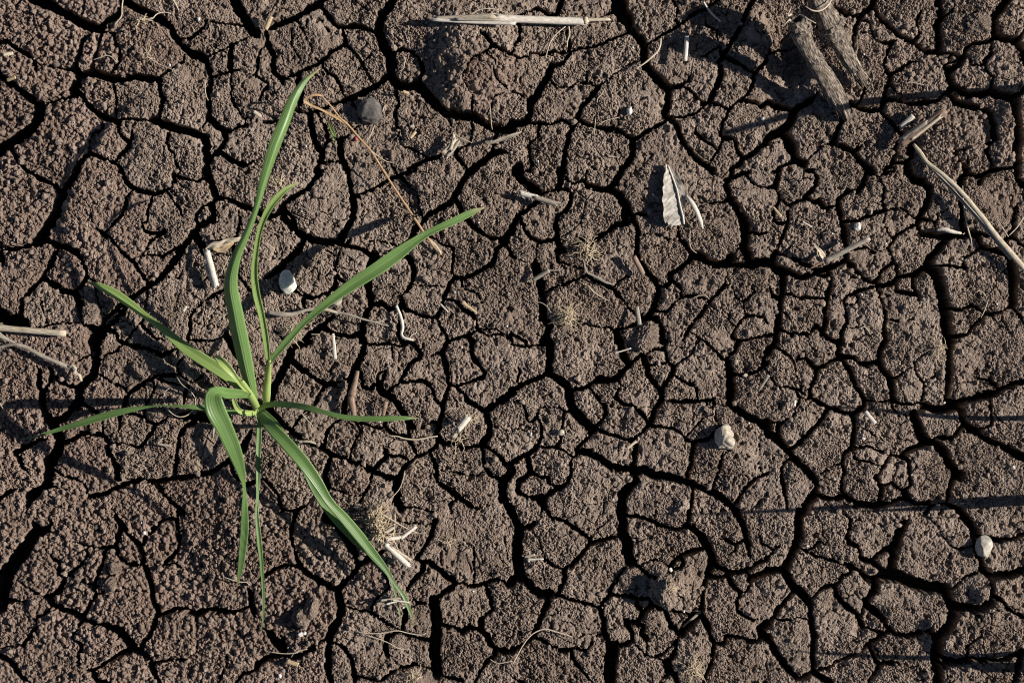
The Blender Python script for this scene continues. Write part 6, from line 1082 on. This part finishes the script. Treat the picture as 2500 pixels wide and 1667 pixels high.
# ------------------------------------------------------------------ single rootlets
RL = [
 ('white branching rootlet at the top left edge', [(302, -4, 1.8), (299, 20, 1.8), (298, 42, 1.6), (282, 62, 1.2)], ()),
 ('pale twisted rootlet crossing the second top left crack', [(333, 50, 1.4), (352, 49, 1.8), (372, 48, 1.6), (384, 36, 1.5), (402, 31, 1.2), (418, 34, .8)], ([(352, 49, 1.2), (357, 62, 1)],)),
 ('thin white rootlet on the top edge, left of centre', [(420, -3, 1.8), (430, 12, 2), (437, 27, 1.4)], ()),
 ('curled pale rootlet in the left clod below the twisted rootlet', [(230, 148, .8), (246, 143, 1), (262, 138, 1.2), (276, 142, 1.2), (287, 155, 1)], ([(262, 138, 1), (256, 130, .8)],)),
 ('rootlet hair stretching right across the upper left clod', [(338, 130, .7), (360, 140, .9), (390, 158, .8), (430, 175, .6)], ()),
 ('hooked rootlet hanging into a crack at the upper left', [(503, 195, 1), (501, 215, 1.1), (504, 235, 1.1), (509, 246, 1)], ()),
 ('zigzag white rootlet on the round clod in the upper middle', [(992, 142, 1), (988, 156, 1.2), (985, 170, 1.2), (975, 176, 1)], ()),
 ('short pale rootlet right of the dark stone', [(934, 274, 1.2), (938, 262, 1.4), (942, 258, 1.2), (940, 272, 1)], ()),
 ('straight pale rootlet below the dark stone', [(894, 350, 1), (905, 330, 1.3), (915, 306, 1)], ()),
 ('rootlet hanging over a crack right of the hollow', [(1196, 257, .9), (1198, 280, 1), (1200, 305, 1), (1202, 318, .8)], ()),
 ('thin dark-tipped rootlet right of the frayed husk', [(1110, 328, .8), (1125, 338, 1), (1140, 345, 1), (1152, 350, .8)], ()),
 ('crossing rootlet pair on the broad upper clod', [(1454, 290, .8), (1452, 310, 1), (1450, 330, .9)], ([(1458, 308, .8), (1480, 295, 1), (1510, 288, .8)],)),
 ('wavy rootlet left of the cream chip', [(1476, 218, 1), (1468, 232, 1.1), (1459, 242, 1.1), (1457, 252, 1)], ()),
 ('thin rootlet beneath the top straw', [(1380, 68, 1.4), (1360, 84, 1.6), (1344, 105, 1.6), (1336, 128, 1.3), (1332, 146, 1)], ()),
 ('dark tan rootlet hooked under the top straw', [(1388, 66, 2), (1390, 85, 2.2), (1385, 103, 2), (1384, 118, 1.4)], ()),
 ('short rootlet on the clod under the broad upper clod', [(1479, 375, .8), (1488, 382, 1), (1500, 384, 1), (1512, 385, .7)], ()),
 ('pale rootlet at the dark crumbly clod by the crop stubs', [(2210, 206, .8), (2220, 203, 1), (2235, 205, 1.1), (2254, 210, 1)], ()),
 ('thin rootlet looped over the dead leaf', [(1592, 475, .9), (1606, 486, 1), (1620, 494, 1), (1636, 498, 1), (1643, 508, .8)], ()),
 ('rootlet running down below the dead leaf', [(1684, 565, 1), (1683, 590, 1.1), (1686, 605, 1.1), (1695, 615, 1), (1700, 618, .8)], ()),
 ('thin arched rootlet in a crack right of centre', [(1692, 727, .8), (1708, 722, 1), (1722, 722, 1), (1731, 731, .8)], ()),
 ('pale rootlet left of the low right blade', [(731, 1001, .8), (740, 1012, 1), (752, 1026, 1.1), (762, 1036, 1), (766, 1046, .8)], ([(740, 1012, .9), (750, 1005, .7)],)),
 ('long thin rootlet trailing down to the root clump', [(989, 1148, .9), (985, 1168, 1.1), (974, 1195, 1.2), (955, 1215, 1.2), (935, 1240, 1)], ()),
 ('long thin rootlet crossing below the tips of the lower blades', [(872, 1541, 1), (900, 1544, 1.3), (935, 1543, 1.3), (970, 1537, 1.4), (1000, 1544, 1.3), (1030, 1548, 1.2), (1040, 1544, 1)], ()),
 ('thin rootlet slanting under the long crossing rootlet', [(892, 1548, .8), (920, 1556, 1.1), (950, 1568, 1.1), (975, 1582, 1.1), (1000, 1583, .8)], ()),
 ('pale arched rootlet at the bottom left of the root clump', [(662, 1589, 1.2), (690, 1592, 1.4), (718, 1591, 1.4), (738, 1584, 1.2), (752, 1581, .9)], ([(720, 1590, 1), (712, 1602, .8)],)),
 ('long arched rootlet along the bottom, right of the blades', [(1250, 1622, 1.2), (1262, 1600, 1.4), (1278, 1572, 1.5), (1300, 1546, 1.6), (1330, 1534, 1.8), (1355, 1540, 1.8), (1376, 1546, 1.4), (1395, 1552, .9)], ()),
 ('rootlet joining the long arched one at a crack', [(1196, 1608, .8), (1212, 1617, 1.2), (1232, 1616, 1.2), (1250, 1612, 1)], ()),
 ('tiny rootlet pair on a lower middle clod', [(1120, 1603, .8), (1124, 1594, 1), (1130, 1586, .8)], ()),
 ('pale rootlet at the tip of the bowed blade', [(549, 1406, 1), (570, 1413, 1.3), (590, 1418, 1.4), (605, 1419, 1.2), (610, 1425, .9)], ()),
 ('thin rootlet below the small white splinter', [(2140, 1050, .8), (2150, 1066, 1), (2160, 1076, 1), (2170, 1082, .8)], ()),
 ('curved rootlet on the big clod at the right', [(2384, 710, 1), (2396, 712, 1.2), (2405, 722, 1), (2408, 728, .8)], ()),
 ('thin rootlet hanging down from the big right clod', [(2412, 730, .8), (2405, 752, 1), (2398, 768, 1), (2394, 776, .7)], ()),
 ('bent pale rootlet on a clod at the right middle', [(2097, 802, 1.2), (2110, 798, 1.4), (2118, 806, 1.2), (2124, 816, 1)], ()),
 ('fine grey rootlet at the left edge beside the tall shadow', [(-3, 975, 1), (5, 985, 1.1), (12, 997, .8)], ()),
 ('pale hair rootlet by the quartz pebble', [(650, 683, 1), (656, 692, 1), (664, 702, .8)], ()),
 ('arched rootlet left of the quartz pebble', [(642, 590, .9), (655, 597, 1.1), (668, 607, 1.1), (674, 617, .8)], ()),
 ('white rootlet under the upper right blade', [(948, 592, 1.2), (954, 600, 1.3), (960, 606, 1)], ()),
 ('rootlet scrap in the crack by the round clod', [(1013, 817, .8), (1018, 806, 1), (1014, 800, .7)], ()),
]
for i, (lb, rows, ex) in enumerate(RL):
    strand('rootlet', rows, M['root'], lb, 'root', 20, 5, 1.0, 1.0, 0.15, i, None, ex)
# looped fibre under the left-hand blade
strand('fibre_loop', [(436, 920, .9), (448, 938, 1), (470, 955, 1.2), (481, 975, 1.2), (478, 995, 1.2), (460, 1013, 1.2), (440, 1016, 1.2), (418, 1002, 1.1), (406, 982, 1), (408, 955, .9), (418, 947, .7)], M['root'], 'thin pale fibre loop under the low left blade', 'fibre', 44, lift=6)
# small straws
stick('straw_chip', (520, 1068), (525, 1033), 3.2, M['straw_grey'], 'short grey straw under the fold of the bowed blade', 'straw', la=3, lb=4)
stick('straw_chip', (386, 1082), (420, 1089), 2.6, M['straw_grey'], 'thin grey straw scrap left of the bowed blade', 'straw', la=2, lb=2)
stick('straw_chip', (386, 1082), (400, 1069), 1.4, M['straw'], 'fine fibre joined to the thin grey straw scrap', 'straw', la=2, lb=2)
stick('white_splinter', (2110, 1003), (2134, 1033), 4.2, M['straw_white'], 'small white splinter on a clod at the right', 'straw', flat=0.5, la=2.5, lb=2)
stick('straw_chip', (1668, 1533), (1713, 1494), 3.6, M['straw_grey'], 'grey straw scrap in the crack right of the upright lump', 'straw', flat=0.5, la=3, lb=3, taper=(0.5, 1))
stick('straw_chip', (650, 75), (664, 43), 5, M['tan'], 'short tan straw beside the crack at the top left', 'straw', la=3, lb=3, flat=0.6)
stick('straw_chip', (15, 138), (38, 134), 4, M['straw'], 'small tan straw scrap near the top left corner', 'straw', la=3, lb=3, flat=0.6)
stick('straw_chip', (24, 200), (46, 193), 4, M['tan'], 'small brown straw scrap at the left, below the corner scrap', 'straw', la=3, lb=3, flat=0.6)
stick('straw_chip', (622, 275), (640, 288), 4, M['straw'], 'small pale scrap beside the crack left of the tall blade', 'straw', la=3, lb=3, flat=0.6)
stick('straw_chip', (1003, 340), (1016, 324), 3.4, M['tan'], 'small tan sliver left of the frayed husk', 'straw', la=3, lb=3, flat=0.6)
stick('straw_chip', (1004, 311), (1012, 309), 3, M['straw_white'], 'tiny white fleck above the small tan sliver', 'straw', la=2, lb=2)
stick('straw_chip', (985, 226), (998, 231), 3.4, M['tan'], 'small tan scrap at the crack above the dark stone', 'straw', la=3, lb=3)
stick('straw_chip', (450, 760), (458, 748), 3, M['straw_white'], 'white straw fleck on the clod above the upper left blade', 'straw', la=2, lb=2, flat=.6)
stick('straw_chip', (1887, 505), (1905, 530), 4, M['tan'], 'tan seed scale in the hollow left of the slanting stick', 'husk', la=1, lb=1, flat=.5, taper=(.5, 1))
stick('straw_chip', (1958, 542), (1980, 555), 1.6, M['straw_white'], 'thin white needle on a clod above the slanting stick', 'straw', la=2, lb=2)
stick('straw_chip', (1936, 990), (1939, 976), 3.4, M['straw_white'], 'white fleck on the clod right of the crack junction', 'straw', la=2, lb=2)
stick('straw_chip', (1850, 955), (1874, 915), 4, M['straw_grey'], 'grey sliver leaning at a clod rim right of the pale stone', 'straw', la=2, lb=4, flat=.5, taper=(.4, 1))
stick('straw_chip', (2312, 984), (2322, 987), 3, M['straw_white'], 'white fleck lying in the wide crack at the right', 'straw', la=2, lb=2)
stick('straw_chip', (1530, 1094), (1552, 1076), 3, M['straw'], 'pale sliver at the crack between two middle right clods', 'straw', la=3, lb=3, flat=.5)
stick('straw_chip', (1500, 862), (1540, 850), 1.6, M['straw_white'], 'thin white fibre bridging the crack by the wedged lump', 'straw', la=3, lb=3)
stick('straw_chip', (1075, 742), (1094, 762), 2, M['straw_white'], 'thin white sliver left of the tan seed husk', 'straw', la=2, lb=2)
stick('straw_chip', (760, 816), (780, 816), 1.2, M['straw'], 'fine fibre lying below the forked straw', 'straw', la=3, lb=3)
stick('straw_chip', (702, 1612), (730, 1620), 5, M['tan'], 'tan scrap at the bottom edge left of the crack', 'straw', la=2, lb=2, flat=.5)
stick('straw_chip', (930, 1462), (985, 1455), 2.6, M['straw'], 'straw splinter under the thin tips of the lower right blades', 'straw', la=4, lb=4)
stick('straw_chip', (945, 1470), (975, 1462), 2.0, M['straw_white'], 'second straw splinter crossing the one under the blade tips', 'straw', la=5, lb=5)
stick('straw_chip', (960, 1460), (1000, 1466), 1.6, M['straw_white'], 'third and thinnest straw splinter under the blade tips', 'straw', la=6, lb=6)
# green bud of another seedling in a crack
mb = blade_mb([(803, 300, -2, 6, 0), (811, 320, 1, 9, 0), (816, 334, 3, 10, 10), (814, 344, 4, 5, 0)], 14, 0.25, 7)
tag(mb.build('grass_bud', M['leaf_pale'], origin=(wx(812), wy(325), -0.004)), 'tiny green grass bud emerging from a crack under the dry blade', 'grass shoot')

# ------------------------------------------------------------------ tall grass stalks standing just outside the sheet on the right; they throw the thin shadows
def tall_grass(label, rows, width, prof=(1, .8, .15)):
    base = rows[0]
    r3 = [Vector((wx(a), wy(b), h * 0.001)) for a, b, h in rows]
    C = catmull([tuple(p) for p in r3], 30)
    root = empty('grass_stalk', tuple(C[0])); tag(root, label, 'grass', 'grass stalks right of the plot')
    mb = MB(); tube_into(mb, C, np.interp(np.linspace(0, 1, 30), [0, .6, 1], [width * q for q in prof]) * U, 6, 1.0, 0.03, 1); mb.build('stem', M['leaf'], root)
    return root
tall_grass('tall green grass stalk beyond the right edge, lower middle', [(2560, 1210, -2), (2562, 1204, 60), (2570, 1195, 118), (2580, 1190, 136)], 7)
tall_grass('short green grass stalk beyond the right edge at mid height', [(2555, 1020, -2), (2557, 1005, 30), (2565, 970, 60), (2570, 945, 84)], 7)
tall_grass('leaning grass stalk beyond the right edge, upper right', [(2560, 215, -2), (2562, 212, 35), (2568, 225, 75), (2580, 268, 112)], 11, (.7, .9, .8))
tall_grass('low grass stalk beyond the right edge below the middle', [(2540, 1222, -2), (2543, 1222, 30), (2550, 1216, 62)], 9)
tall_grass('grass stalk beyond the bottom right corner', [(2560, 1590, -2), (2562, 1585, 40), (2572, 1560, 72), (2580, 1540, 92)], 7)
tall_grass('bent grass stalk beyond the bottom right corner', [(2545, 1625, -2), (2548, 1615, 22), (2562, 1560, 40), (2580, 1490, 46)], 14, (.8, 1, .6))
